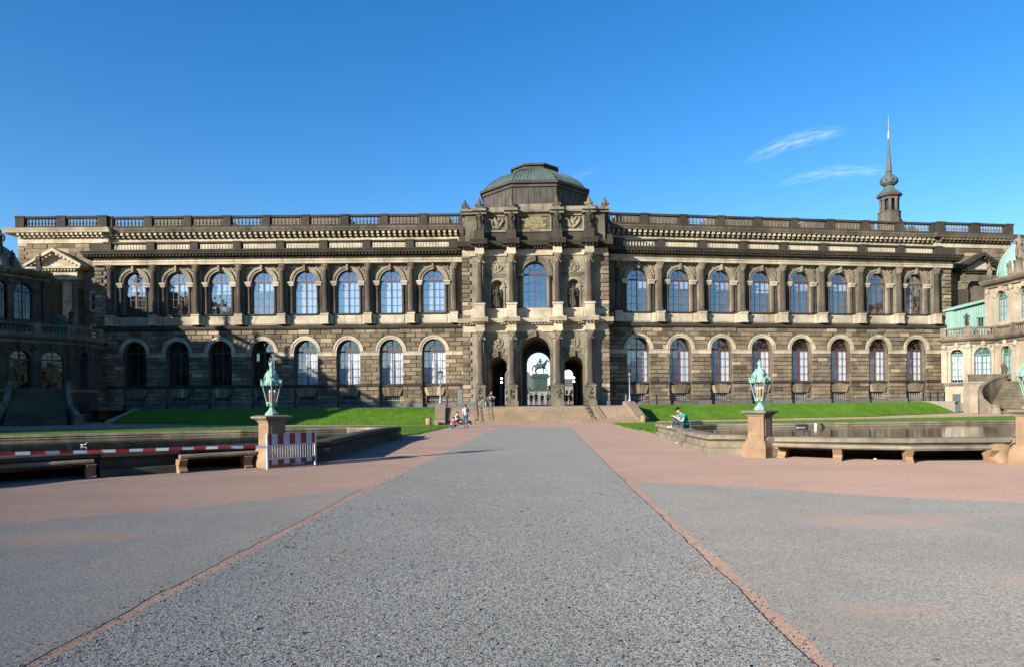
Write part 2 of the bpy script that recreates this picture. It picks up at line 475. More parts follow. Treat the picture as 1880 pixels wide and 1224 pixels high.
class MB:
    def __init__(s):
        s.v, s.f, s.mi, s.sm = [], [], [], []
        s.cur = 0

    def add(s, verts, faces, smooth=False):
        o = len(s.v)
        s.v.extend(Vector(p) for p in verts)
        for f in faces:
            s.f.append([o + i for i in f])
            s.mi.append(s.cur)
            s.sm.append(smooth)

    def quad(s, a, b, c, d):
        s.add((a, b, c, d), ((0, 1, 2, 3),))

    def rect(s, F, s0, s1, z0, z1, d):
        if s1 - s0 > 1e-4 and z1 - z0 > 1e-4:
            s.quad(F(s0, d, z0), F(s1, d, z0), F(s1, d, z1), F(s0, d, z1))

    def box(s, F, s0, s1, d0, d1, z0, z1, taper=0.0, tz=0.0):
        # d1 is the outer side; taper insets the outer face
        v = [F(s0, d0, z0), F(s1, d0, z0), F(s1, d0, z1), F(s0, d0, z1),
             F(s0 + taper, d1, z0 + taper), F(s1 - taper, d1, z0 + taper), F(s1 - taper, d1, z1 - taper - tz), F(s0 + taper, d1, z1 - taper - tz)]
        s.add(v, ((3, 2, 1, 0), (4, 5, 6, 7), (0, 1, 5, 4), (1, 2, 6, 5), (2, 3, 7, 6), (3, 0, 4, 7)))

    def stone(s, F, s0, s1, d, p, z0, z1, t=0.045):
        # rough boss block: five faces
        j = lambda: RND.uniform(-0.02, 0.02)
        v = [F(s0, d, z0), F(s1, d, z0), F(s1, d, z1), F(s0, d, z1),
             F(s0 + t, d + p + j(), z0 + t), F(s1 - t, d + p + j(), z0 + t), F(s1 - t, d + p + j(), z1 - t), F(s0 + t, d + p + j(), z1 - t)]
        s.add(v, ((4, 5, 6, 7), (0, 1, 5, 4), (1, 2, 6, 5), (2, 3, 7, 6), (3, 0, 4, 7)))

    def prism(s, F, poly, d0, d1):
        n = len(poly)
        v = [F(a, d0, z) for a, z in poly] + [F(a, d1, z) for a, z in poly]
        s.add(v, [list(range(n))[::-1], list(range(n, 2 * n))] + [[i, (i + 1) % n, n + (i + 1) % n, n + i] for i in range(n)])

    def run(s, F, prof, s0, s1):
        # moulding: profile [(d,z)] carried along s
        n = len(prof)
        v = [F(s0, d, z) for d, z in prof] + [F(s1, d, z) for d, z in prof]
        s.add(v, [[i, i + 1, n + i + 1, n + i] for i in range(n - 1)] + [list(range(n)), list(range(n, 2 * n))[::-1]])

    def arch_ring(s, F, c, zs, r0, r1, d0, d1, n=20, a0=0.0, a1=pi):
        v = []
        for k in range(n + 1):
            a = a0 + (a1 - a0) * k / n
            for r, d in ((r0, d0), (r0, d1), (r1, d1), (r1, d0)):
                v.append(F(c - r * cos(a), d, zs + r * sin(a)))
        f = []
        for k in range(n):
            for j in range(4):
                a, b = 4 * k + j, 4 * k + (j + 1) % 4
                f.append((a, b, b + 4, a + 4))
        f += [(0, 1, 2, 3), (4 * n + 3, 4 * n + 2, 4 * n + 1, 4 * n)]
        s.add(v, f)

    def arch_wall(s, F, s0, s1, z0, z1, c, r, zsill, zs, d, rev, n=16):
        R = lambda *a: s.rect(F, *a, d)
        R(s0, c - r, z0, zs)
        R(c + r, s1, z0, zs)
        if zsill > z0:
            R(c - r, c + r, z0, zsill)
        R(s0, c - r, zs, z1)
        R(c + r, s1, zs, z1)
        pts = [(c - r, zsill), (c - r, zs)]
        for k in range(n):
            a, b = pi * k / n, pi * (k + 1) / n
            p, q = (c - r * cos(a), zs + r * sin(a)), (c - r * cos(b), zs + r * sin(b))
            s.quad(F(p[0], d, p[1]), F(q[0], d, q[1]), F(q[0], d, z1), F(p[0], d, z1))
            pts.append(q)
        pts.append((c + r, zsill))
        for p, q in zip(pts, pts[1:] + ([pts[0]] if zsill > z0 else [])):
            s.quad(F(p[0], d, p[1]), F(q[0], d, q[1]), F(q[0], d - rev, q[1]), F(p[0], d - rev, p[1]))

    def rect_wall(s, F, s0, s1, z0, z1, a0, a1, b0, b1, d, rev):
        s.rect(F, s0, a0, z0, z1, d)
        s.rect(F, a1, s1, z0, z1, d)
        s.rect(F, a0, a1, z0, b0, d)
        s.rect(F, a0, a1, b1, z1, d)
        for p, q in (((a0, b0), (a1, b0)), ((a1, b0), (a1, b1)), ((a1, b1), (a0, b1)), ((a0, b1), (a0, b0))):
            s.quad(F(p[0], d, p[1]), F(q[0], d, q[1]), F(q[0], d - rev, q[1]), F(p[0], d - rev, p[1]))

    def lathe(s, F, cs, cd, prof, n=12, smooth=True, rot=0.0, sq=None):
        v = []
        for r, z in prof:
            for k in range(n):
                a = rot + 2 * pi * k / n
                v.append(F(cs + r * cos(a), cd + r * sin(a), z))
        m = len(prof)
        f = [(i * n + k, i * n + (k + 1) % n, (i + 1) * n + (k + 1) % n, (i + 1) * n + k) for i in range(m - 1) for k in range(n)]
        s.add(v, f, smooth)
        s.add(v[:n], (list(range(n)),))
        s.add(v[-n:], (list(range(n)),))

    def tube(s, pts, rads, n=6, smooth=True, cap=True):
        pts = [Vector(p) for p in pts]
        if isinstance(rads, (int, float)):
            rads = [rads] * len(pts)
        v = []
        for i, p in enumerate(pts):
            t = (pts[min(i + 1, len(pts) - 1)] - pts[max(i - 1, 0)]).normalized()
            up = Vector((0, 0, 1)) if abs(t.z) < 0.9 else Vector((0, 1, 0))
            a = t.cross(up).normalized()
            b = a.cross(t)
            for k in range(n):
                q = 2 * pi * k / n
                v.append(p + (a * cos(q) + b * sin(q)) * rads[i])
        m = len(pts)
        f = [(i * n + k, i * n + (k + 1) % n, (i + 1) * n + (k + 1) % n, (i + 1) * n + k) for i in range(m - 1) for k in range(n)]
        s.add(v, f, smooth)
        if cap:
            s.add(v[:n], (list(range(n)),))
            s.add(v[-n:], (list(range(n)),))

    def blob(s, c, r, rot=0.0, rough=0.0, tilt=0.0, n=7, m=5):
        # squashed ball at world point c; r=(rx,ry,rz); tilt turns it in the x-z plane
        v, f = [], []
        ct, st, cz, sz = cos(tilt), sin(tilt), cos(rot), sin(rot)
        for i in range(m + 1):
            th = pi * i / m
            for k in range(n):
                q = 2 * pi * k / n
                w = 1 + RND.uniform(-rough, rough)
                x, y, z = r[0] * sin(th) * cos(q) * w, r[1] * sin(th) * sin(q) * w, r[2] * cos(th) * w
                x, z = x * ct - z * st, x * st + z * ct
                x, y = x * cz - y * sz, x * sz + y * cz
                v.append(c + Vector((x, y, z)))
        for i in range(m):
            for k in range(n):
                f.append((i * n + k, i * n + (k + 1) % n, (i + 1) * n + (k + 1) % n, (i + 1) * n + k))
        s.add(v, f, True)

    def sweep(s, pts, prof, closed=False):
        # carry profile [(outward offset, z)] along a ground polyline; outward is to the right of travel
        pts = [Vector((p[0], p[1])) for p in pts]
        n, m = len(pts), len(prof)
        v = []
        for i, p in enumerate(pts):
            a = pts[i - 1] if (i > 0 or closed) else None
            b = pts[(i + 1) % n] if (i < n - 1 or closed) else None
            t0 = (p - a).normalized() if a is not None else (b - p).normalized()
            t1 = (b - p).normalized() if b is not None else t0
            n0, n1 = Vector((t0.y, -t0.x)), Vector((t1.y, -t1.x))
            nn = (n0 + n1).normalized()
            k = 1 / max(0.45, nn.dot(n0))
            for d, z in prof:
                q = p + nn * d * k
                v.append((q.x, q.y, z))
        f = []
        for i in range(n if closed else n - 1):
            for j in range(m - 1):
                a, b = i * m + j, ((i + 1) % n) * m + j
                f.append((a, b, b + 1, a + 1))
        s.add(v, f)
        if not closed:
            s.add(v[:m], (list(range(m)),))
            s.add(v[-m:], (list(range(m)),))

    def mesh(s, name, mats, off=(0, 0, 0), weld=False):
        off = Vector(off)
        me = bpy.data.meshes.new(name)
        me.from_pydata([p - off for p in s.v], [], s.f)
        for m in (mats if isinstance(mats, (list, tuple)) else [mats]):
            me.materials.append(M[m])
        me.polygons.foreach_set('material_index', s.mi)
        me.polygons.foreach_set('use_smooth', s.sm)
        bm = bmesh.new()
        bm.from_mesh(me)
        if weld:
            bmesh.ops.remove_doubles(bm, verts=bm.verts, dist=1e-4)
        bmesh.ops.recalc_face_normals(bm, faces=bm.faces)
        bm.to_mesh(me)
        bm.free()
        return me

    def centre(s):
        lo = [min(p[i] for p in s.v) for i in range(3)]
        hi = [max(p[i] for p in s.v) for i in range(3)]
        return Vector(((lo[0] + hi[0]) / 2, (lo[1] + hi[1]) / 2, lo[2]))


WL = {}      # world location of everything linked without rotation above it


def link(name, me, parent=None, loc=(0, 0, 0), rz=0.0, scale=None):
    o = bpy.data.objects.new(name, me)
    COL.objects.link(o)
    loc = Vector(loc)
    if parent is not None:
        o.parent = parent
        o.location = loc - WL[parent.name]
    else:
        o.location = loc
    WL[o.name] = loc
    o.rotation_euler.z = rz
    if scale:
        o.scale = (scale,) * 3 if isinstance(scale, (int, float)) else scale
    return o


def sub(name, me, parent):
    o = bpy.data.objects.new(name, me)
    COL.objects.link(o)
    o.parent = parent
    return o


def part(name, mb, mats, parent=None, weld=False):
    c = mb.centre()
    return link(name, mb.mesh(name, mats, c, weld), parent, c)


def tag(o, label, cat, group=None, kind=None):
    if label:
        o['label'] = label
    if cat:
        o['category'] = cat
    if group:
        o['group'] = group
    if kind:
        o['kind'] = kind
    return o


def thing(name, label, cat, loc, group=None, rz=0.0):
    return tag(link(name, None, None, loc, rz), label, cat, group)


def structure(name, mb, mats, label=None):
    o = part(name, mb, mats)
    o['kind'] = 'structure'
    if label:
        o['label'] = label
    return o


def copy_thing(o, loc, rz=None, label=None):
    def cp(q, par):
        c = q.copy()
        COL.objects.link(c)
        if par is not None:
            c.parent = par
        for ch in kids.get(q.name, []):
            cp(ch, c)
        return c
    kids = {}
    for q in bpy.data.objects:
        if q.parent is not None:
            kids.setdefault(q.parent.name, []).append(q)
    c = cp(o, None)
    c.location = loc
    WL[c.name] = Vector(loc)
    if rz is not None:
        c.rotation_euler.z = rz
    if label:
        c['label'] = label
    return c


# ------------------------------------------------------------------ grown figures
def skin(name, chains, mat, subdiv=1):
    """chains: lists of (point, radius); chains join where points coincide. One continuous surface."""
    idx, vs, rs, es = {}, [], [], []
    for ch in chains:
        prev = None
        for p, r in ch:
            k = tuple(round(c, 4) for c in p)
            if k not in idx:
                idx[k] = len(vs)
                vs.append(p)
                rs.append(r if isinstance(r, tuple) else (r, r))
            if prev is not None and prev != idx[k]:
                es.append((prev, idx[k]))
            prev = idx[k]
    me = bpy.data.meshes.new(name)
    me.from_pydata(vs, es, [])
    o = bpy.data.objects.new(name, me)
    COL.objects.link(o)
    o.modifiers.new('skin', 'SKIN').use_smooth_shade = True
    if not me.skin_vertices:
        bm = bmesh.new()
        bm.from_mesh(me)
        bm.verts.layers.skin.verify()
        bm.to_mesh(me)
        bm.free()
    for i, r in enumerate(rs):
        me.skin_vertices[0].data[i].radius = r
        me.skin_vertices[0].data[i].use_root = (i == 0)
    if subdiv:
        ss = o.modifiers.new('sub', 'SUBSURF')
        ss.levels = ss.render_levels = subdiv
    dg = bpy.context.evaluated_depsgraph_get()
    out = bpy.data.meshes.new_from_object(o.evaluated_get(dg))
    out.name = name
    bpy.data.objects.remove(o)
    bpy.data.meshes.remove(me)
    out.materials.clear()
    out.materials.append(M[mat])
    for p in out.polygons:
        p.use_smooth = True
    return out


def hand(w, d, side, curl=0.5):
    """five unequal fingers from wrist point w along direction d"""
    w, d = Vector(w), Vector(d).normalized()
    sidev = Vector(side).normalized()
    down = d.cross(sidev).normalized()
    palm = w + d * 0.075
    ch = [[(tuple(w), 0.026), (tuple(palm), (0.038, 0.018))]]
    for k, ln in enumerate((0.062, 0.075, 0.082, 0.072)):
        b = palm + sidev * (0.027 - 0.018 * k) + d * 0.012
        m = b + d * ln * 0.55 - down * ln * 0.2 * curl
        e = m + d * ln * 0.35 - down * ln * 0.6 * curl
        ch.append([(tuple(palm), (0.038, 0.018)), (tuple(b), 0.009), (tuple(m), 0.0085), (tuple(e), 0.007)])
    t0 = w + d * 0.03 + sidev * 0.03
    t1 = t0 + d * 0.04 + sidev * 0.02 - down * 0.012
    ch.append([(tuple(palm), (0.038, 0.018)), (tuple(t0), 0.011), (tuple(t1), 0.009)])
    return ch


def person(label, loc, rz, J, top, legs, shoes='black', hair='hair', sleeve=1.0, hairlong=0.0, group='people', shorts=None):
    """J: joints in metres, local, facing -y. Body, clothes, hair and shoes are separate meshes."""
    P = {k: Vector(v) for k, v in J.items()}
    root = thing('person', label, 'person', loc, group, rz)
    hip, chest, neck, head = P['hip'], P['chest'], P['neck'], P['head']
    face = P.get('face', Vector((0, -1, 0))).normalized()
    upv = (head - neck).normalized()
    ch = [[(tuple(hip), 0.12), (tuple((hip + chest) / 2), (0.125, 0.095)), (tuple(chest), (0.14, 0.10)), (tuple(neck), 0.052),
           (tuple(head - upv * 0.05), (0.066, 0.08)), (tuple(head + upv * 0.03), (0.078, 0.094)), (tuple(head + upv * 0.10), (0.05, 0.06))]]
    side = face.cross(upv).normalized()
    hm = tuple(head - upv * 0.05)
    ch.append([(hm, (0.066, 0.08)), (tuple(head - upv * 0.02 + face * 0.098), 0.016)])           # nose
    for sgn in (-1, 1):
        ch.append([(tuple(head + upv * 0.03), (0.078, 0.094)), (tuple(head + side * 0.085 * sgn - face * 0.005), 0.016)])   # ears
    for s in 'LR':
        sh, el, wr = P['sh' + s], P['el' + s], P['wr' + s]
        ch.append([(tuple(chest), (0.14, 0.10)), (tuple(sh), 0.056), (tuple(el), 0.041), (tuple(wr), 0.028)])
        dd = wr - el
        ch += hand(wr, dd, face if abs(dd.normalized().dot(face)) < 0.8 else upv)
        hj, kn, an, to = P['hj' + s], P['kn' + s], P['an' + s], P['to' + s]
        ch.append([(tuple(hip), 0.12), (tuple(hj), 0.082), (tuple(kn), 0.056), (tuple(an), 0.038), (tuple(to), 0.03)])
    sub('body', skin('body', ch, 'skin'), root)
    tc = [[(tuple(hip + Vector((0, 0, -0.02))), (0.15, 0.125)), (tuple((hip + chest) / 2), (0.15, 0.118)), (tuple(chest), (0.165, 0.122)), (tuple(chest.lerp(neck, 0.62)), 0.075)]]
    for s in 'LR':
        sh, el, wr = P['sh' + s], P['el' + s], P['wr' + s]
        if sleeve <= 1:
            tc.append([(tuple(chest), (0.165, 0.122)), (tuple(sh), 0.073), (tuple(sh.lerp(el, 0.55 + 0.4 * (sleeve > 0.9) * 0)), 0.066)])
        else:
            tc.append([(tuple(chest), (0.165, 0.122)), (tuple(sh), 0.073), (tuple(el), 0.056), (tuple(el.lerp(wr, 0.9)), 0.042)])
    sub('shirt' if sleeve <= 1 else 'jacket', skin('shirt', tc, top), root)
    lc = []
    for s in 'LR':
        hj, kn, an = P['hj' + s], P['kn' + s], P['an' + s]
        lc.append([(tuple(hip), 0.138), (tuple(hj), 0.095), (tuple(kn), 0.069), (tuple(kn.lerp(an, 0.93)), 0.056)])
    sub('trousers', skin('trousers', lc, legs), root)
    for s in 'LR':
        an, to = P['an' + s], P['to' + s]
        heel = an - (to - an).normalized() * 0.05 * Vector((1, 1, 0.2)).length / 1.4
        dn = Vector((0, 0, -0.035))
        sub('shoe', skin('shoe', [[(tuple(an), 0.048), (tuple(an.lerp(to, 0.5) + dn * 0.4), 0.046), (tuple(to), 0.04)], [(tuple(an), 0.048), (tuple(heel + dn), 0.036)]], shoes), root)
    hc = [[(tuple(head + upv * 0.05 - face * 0.022), (0.084, 0.095)), (tuple(head + upv * 0.085 - face * 0.014), (0.058, 0.066))],
          [(tuple(head + upv * 0.05 - face * 0.022), (0.084, 0.095)), (tuple(head - upv * (0.05 + hairlong) - face * 0.055), 0.06)]]
    sub('hair', skin('hair', hc, hair), root)
    return root


def standing(h=1.75, step=0.0, arms=0.0, lean=0.0):
    k = h / 1.75
    J = dict(hip=(0, 0, .95), chest=(0, lean * .5, 1.33), neck=(0, lean, 1.50), head=(0, lean - .015, 1.63),
             shL=(-.19, lean * .8, 1.43), shR=(.19, lean * .8, 1.43), elL=(-.24, .04, 1.15), elR=(.24, .04, 1.15),
             wrL=(-.25, -.04 - arms, .91 + arms * .8), wrR=(.25, -.04 - arms * .6, .91 + arms * .5),
             hjL=(-.09, 0, .90), hjR=(.09, 0, .90), knL=(-.10, -.03 - step * .5, .49), knR=(.10, -.02 + step * .25, .49),
             anL=(-.10, -step, .085), anR=(.10, step, .085 + step * .1), toL=(-.12, -.17 - step, .04), toR=(.12, -.17 + step, .04))
    return {a: tuple(c * k for c in b) for a, b in J.items()}


def statue_mesh(seed, mat, h=2.4, arm=0.0, wide=1.0):
    """a draped standing stone figure, base at z=0"""
    r = random.Random(seed)
    k = h / 2.4
    q = r.uniform(-.08, .08)
    w = wide
    ch = [[((0, 0, .02), (.34 * w, .26)), ((q * .5, 0, .55), (.30 * w, .22)), ((q, -.02, 1.1), (.28 * w, .20)), ((q * .4, 0, 1.45), (.24, .17)), ((0, 0, 1.82), (.29, .19)),
           ((0, 0, 2.02), .085), ((.02, -.03, 2.16), (.115, .135)), ((.02, -.01, 2.32), (.08, .09))],
          [((0, 0, 1.82), (.29, .19)), ((-.36, 0, 1.84), .10), ((-.42, -.06, 1.45), .085), ((-.18 - arm * .3, -.25, 1.3 + arm), .065)],
          [((0, 0, 1.82), (.29, .19)), ((.36, 0, 1.84), .10), ((.45, .0, 1.45), .085), ((.36, -.14, 1.12), .065)],
          [((q, -.02, 1.1), (.28 * w, .20)), ((.18, -.16, .6), .15), ((.16, -.2, .1), .13)],
          [((q * .4, 0, 1.45), (.24, .17)), ((-.26, -.12, 1.0), .1), ((-.3, -.1, .3), .09)]]
    ch = [[(tuple(c * k for c in p), tuple(x * k for x in rr) if isinstance(rr, tuple) else rr * k) for p, rr in c0] for c0 in ch]
    return skin('statue', ch, mat, 1)


# ------------------------------------------------------------------ ground
def jitter_line(pts, step=0.4, amp=0.05, seed=1):
    r = random.Random(seed)
    out, off = [], 0.0
    for a, b in zip(pts, pts[1:]):
        a, b = Vector(a), Vector(b)
        n = max(1, int((b - a).length / step))
        t = (b - a).normalized()
        nn = Vector((t.y, -t.x, 0))
        for i in range(n):
            off = off * 0.72 + r.uniform(-amp, amp)
            out.append(a.lerp(b, i / n) + nn * off)
    out.append(Vector(pts[-1]))
    return out


def sheet(name, pts, z, mat, thick=0.0, label=None, kind='structure'):
    mb = MB()
    top = [Vector((p[0], p[1], z)) for p in pts]
    mb.add(top, [list(range(len(top)))])
    if thick:
        n = len(top)
        low = [Vector((p.x, p.y, z - thick)) for p in top]
        mb.add(top + low, [(i, (i + 1) % n, n + (i + 1) % n, n + i) for i in range(n)])
    o = part(name, mb, mat)
    o['kind'] = kind
    if label:
        o['label'] = label
    return o


g = MB()
g.quad((-2500, -400, 0), (2500, -400, 0), (2500, 4500, 0), (-2500, 4500, 0))
structure('ground', g, 'pink', 'pinkish red grit covering the courtyard')

pl0, pl1, pl2 = G(915, 783), G(690, 893), G(70, 1224)
pr0, pr1, pr2 = G(1045, 783), G(1140, 878), G(1500, 1224)
ext = lambda a, b, L: b + (b - a).normalized() * L
pl3, pr3 = ext(pl1, pl2, 14), ext(pr1, pr2, 14)
EDGE_L = jitter_line([pl0, pl1, pl2, pl3], 0.12, 0.012, 3)
EDGE_R = jitter_line([pr0, pr1, pr2, pr3], 0.12, 0.012, 4)
sheet('path', EDGE_L + EDGE_R[::-1], 0.012, 'gravel', 0.014, 'central walkway of coarse blue grey chippings')

aw = [G(-340, 985), G(0, 958), G(300, 936), G(560, 908), G(655, 896.5)]
sh = lambda pts, dx: [p + Vector((dx, 0, 0)) for p in pts]
el = [p for p in jitter_line([pl1 + Vector((-.22, -.25, 0)), pl2 + Vector((-.12, 0, 0)), pl3 + Vector((-.2, 0, 0))], .15, .022, 8)]
sheet('paving', jitter_line(aw, .5, .07, 5) + el + [Vector((-40, -10, 0)), Vector((-40, aw[0].y, 0))], 0.004, 'asphalt', 0, 'smooth grey gravel crossing left of the walkway')
ar = [G(1175, 884), G(1300, 889), G(1600, 910), G(1880, 922), G(2250, 932)]
er = [p for p in jitter_line([pr1 + Vector((.13, -.3, 0)), pr2 + Vector((.13, 0, 0)), pr3 + Vector((.13, 0, 0))], .15, .026, 9)]
sheet('paving', er[::-1] + jitter_line(ar, .5, .07, 6) + [Vector((45, ar[-1].y, 0)), Vector((45, -10, 0))], 0.004, 'asphalt', 0, 'smooth grey gravel crossing right of the walkway')

# lower lawns round the pools
lawn_l = [G(-260, 800), G(0, 792), G(300, 785.5), G(560, 783), G(700, 781.5), G(829, 779.8), G(826, 782.5), G(800, 789), G(765, 797), G(726, 801),
          G(690, 800), G(450, 806), G(200, 812), G(-260, 826)]
lawn_r = [G(1124, 776.5), G(1205, 775.5), G(1420, 772.3), G(1600, 768.8), G(1880, 763.2), G(2100, 760), G(2100, 790), G(1700, 790), G(1400, 795), G(1215, 800),
          G(1190, 792), G(1158, 786.5)]


def blade(mb, r, p, h):
    a = r.uniform(0, pi)
    w = Vector((cos(a), sin(a), 0)) * r.uniform(.015, .045)
    t = Vector((r.uniform(-.06, .06), r.uniform(-.06, .06), h * r.uniform(.5, 1.25)))
    mb.add((p - w, p + w, p + t + w * .4, p + t - w * .2), ((0, 1, 2, 3),))


def lawn(name, pts, label):
    pts = jitter_line(pts + [pts[0]], 0.4, 0.05, 12)[:-1]
    mb = MB()
    n = len(pts)
    top = [Vector((p[0], p[1], .045)) for p in pts]
    mb.add(top, [list(range(n))])
    low = [Vector((p[0], p[1], -.005)) for p in pts]
    mb.add(top + low, [(i, (i + 1) % n, n + (i + 1) % n, n + i) for i in range(n)])
    r = random.Random(31)
    c = sum(top, Vector()) / n
    for p in top:                                   # ragged, unclipped border
        for _ in range(5):
            q = p.lerp(c, r.uniform(-.002, .012)) + Vector((r.uniform(-.25, .25), r.uniform(-.12, .12), 0))
            blade(mb, r, q, .07)
    o = part(name, mb, 'grass')
    tag(o, label, None, None, 'stuff')
    return o


lawn('grass', lawn_l, 'strip of mown grass round the left pool')
lawn('grass', lawn_r, 'strip of mown grass round the right pool')

ZT = 1.42                                                 # terrace level
bl = [G(205, 777), G(360, 778.5), G(530, 779), G(797, 778.5)]
br = [G(1186, 772), G(1400, 768), G(1600, 764), G(1755, 757.5)]
up = lambda p, k=4.6: Vector((p.x, p.y + k, ZT))
tl = [up(p) for p in bl]
tr = [up(p) for p in br]
tr[-1] = Vector(((1700 - PX) / FPX * 87.6, 87.6, ZT))


def bank(pts, tops, label, seed):
    mb = MB()
    r = random.Random(seed)
    P, T = jitter_line(pts, 1.0, 0.04, seed), []
    n = len(P)
    # resample tops the same way
    lens = [0]
    for a, b in zip(pts, pts[1:]):
        lens.append(lens[-1] + max(1, int((b - a).length / 1.0)))
    for i in range(n):
        k = max(j for j in range(len(lens)) if lens[j] <= i)
        if k == len(pts) - 1:
            T.append(tops[-1])
        else:
            T.append(tops[k].lerp(tops[k + 1], (i - lens[k]) / (lens[k + 1] - lens[k])))
    rows = []
    for i in range(n):
        row = []
        for t in (0, .12, .3, .5, .7, .86, 1.0):
            q = P[i].lerp(T[i], t)
            q.z = ZT * (t ** 1.0 + 0.10 * sin(pi * t) * 1.0) + r.uniform(-.02, .02) + 0.03
            row.append(q)
        e = T[i] + Vector((0, 1.1, 0.02))
        row.append(e)
        rows.append(row)
    m = len(rows[0])
    mb.add([p for row in rows for p in row], [(i * m + j, (i + 1) * m + j, (i + 1) * m + j + 1, i * m + j + 1) for i in range(n - 1) for j in range(m - 1)], True)
    for _ in range(15000):
        i = r.randrange(n - 1)
        j = r.random()
        row = [a.lerp(b, j) for a, b in zip(rows[i], rows[i + 1])]
        k = r.randrange(m - 1)
        p = row[k].lerp(row[k + 1], r.random())
        blade(mb, r, p, .05)
    o = part('grass', mb, 'grass')
    tag(o, label, None, None, 'stuff')


bank(bl, tl, 'steep mown bank left of the steps', 21)
bank(br, tr, 'steep mown bank right of the steps', 22)
sl, sr_ = G(800, 779), G(1187, 774)
ter = tl + [up(sl, 4.5), up(sr_, 4.5)] + tr + [Vector((66, 96, ZT)), Vector((70, 420, ZT)), Vector((-70, 420, ZT)), Vector((-62, 88, ZT))]
sheet('pavement', ter, ZT, 'concrete', 0, 'pale terrace pavement in front of the long gallery')

# ------------------------------------------------------------------ window templates


def window_template(r, h, framemat, seed, rows=4, cols=4, heavy=0.07, glassmat='glass', trans=0.16):
    """frame at y=0 facing -y, sill at z=0, arch springing at z=h; returns (frame mesh, pane mesh)"""
    f = MB()
    f.arch_ring(WF, 0, h, r - heavy, r + .04, -.07, .05, 20)
    for sx in (-1, 1):
        f.box(WF, min(sx * r, sx * (r - heavy)), max(sx * r, sx * (r - heavy)), -.07, .05, 0, h)
    f.box(WF, -r, r, -.07, .055, 0, heavy)
    f.box(WF, -heavy * .8, heavy * .8, -.06, .075, heavy, h + r - .02)
    f.box(WF, -r + .01, r - .01, -.065, .085, h - trans * .6, h + trans * .6)
    t = .02
    for i in range(1, cols):
        x = -r + 2 * r * i / cols
        if abs(x) > .05:
            f.box(WF, x - t, x + t, -.03, .03, heavy, h - trans * .5)
    for j in range(1, rows):
        z = (h - trans * .6) * j / rows
        f.box(WF, -r + .03, r - .03, -.034, .034, z - t, z + t)
    f.arch_ring(WF, 0, h + .02, r * .46, r * .46 + .06, -.03, .03, 14)
    for a in (.25 * pi, .75 * pi):
        a0, a1 = Vector((cos(a) * r * .46, 0, h + sin(a) * r * .46)), Vector((cos(a) * r, 0, h + sin(a) * r))
        f.tube([a0, a1], .032, 4, False)
    p = MB()
    q = random.Random(seed)
    xs = [-r + 2 * r * i / cols for i in range(cols + 1)]
    zs = [(h) * j / rows for j in range(rows + 1)]
    for i in range(cols):
        for j in range(rows):
            a, b = q.uniform(-.006, .006), q.uniform(-.006, .006)
            p.quad((xs[i], -.0 + a, zs[j]), (xs[i + 1], -.0 - a, zs[j]), (xs[i + 1], -.0 - a + b, zs[j + 1]), (xs[i], a + b, zs[j + 1]))
    arc = [(-r * cos(pi * k / 16), 0.0, h + r * sin(pi * k / 16)) for k in range(17)]
    p.add(arc[:9] + [(0, 0, h)], [list(range(10))])
    p.add(arc[8:] + [(0, .004, h)], [list(range(10))])
    return f.mesh('window', framemat), p.mesh('pane', glassmat)


def blind_mesh(r, h, full=1.0, fan=False, half=0, y=.22):
    m = MB()
    x0, x1 = (-r if half <= 0 else 0.05), (r if half >= 0 else -.05)
    z0 = h * (1 - full)
    m.quad((x0, y, z0), (x1, y, z0), (x1, y, h), (x0, y, h))
    if fan:
        arc = [(-r * cos(pi * k / 16), .22, h + r * sin(pi * k / 16)) for k in range(17)]
        m.add(arc, [list(range(17))])
    return m.mesh('blind', 'blind')


W_UP = window_template(1.42, 4.1, 'redframe', 1, glassmat='coated')
W_LOW = window_template(1.5, 4.25, 'redframe', 2)
W_LOWD = window_template(1.5, 4.25, 'shadeframe', 3)
B_UP = {k: blind_mesh(1.42, 4.1, k, y=.09) for k in (1.0, .3, .27, .36, .97, .92)}
B_UPF = blind_mesh(1.42, 4.1, 1.0, True)
B_HALF = blind_mesh(1.42, 4.1, .98, False, -1)
B_LOW = blind_mesh(1.5, 4.25, 1.0)


def put_window(tpl, parent, F, s, d, z, blind=None, label=None):
    o = link('window', tpl[0], parent, F(s, d, z), F.ang)
    sub('pane', tpl[1], o)
    if blind is not None:
        sub('blind', blind, o)
    if label:
        o['label'] = label
    return o


# ------------------------------------------------------------------ orders and trimmings
def capital(mb, F, s, d, z0, z1, r):
    h = z1 - z0
    mb.lathe(F, s, d, [(r * 1.02, z0), (r * 1.18, z0 + .04 * h), (r * .95, z0 + .08 * h), (r * 1.0, z0 + .4 * h), (r * 1.2, z0 + .7 * h), (r * 1.5, z0 + .86 * h)], 10)
    for row, (zz, rr, hh) in enumerate(((z0 + .25 * h, r * 1.12, .17 * h), (z0 + .52 * h, r * 1.25, .17 * h))):
        for k in range(8):
            a = pi * (k + .5 * row) / 4
            c = F(s + cos(a) * rr, d + sin(a) * rr, zz)
            mb.blob(c, (r * .26, r * .26, hh), 0, .1, 0, 5, 3)
    for k in range(4):
        a = pi / 4 + k * pi / 2
        mb.blob(F(s + cos(a) * r * 1.5, d + sin(a) * r * 1.5, z0 + .76 * h), (r * .3, r * .3, .13 * h), 0, .1, 0, 5, 3)
    mb.box(F, s - r * 1.5, s + r * 1.5, d - r * 1.5, d + r * 1.5, z0 + .87 * h, z1)


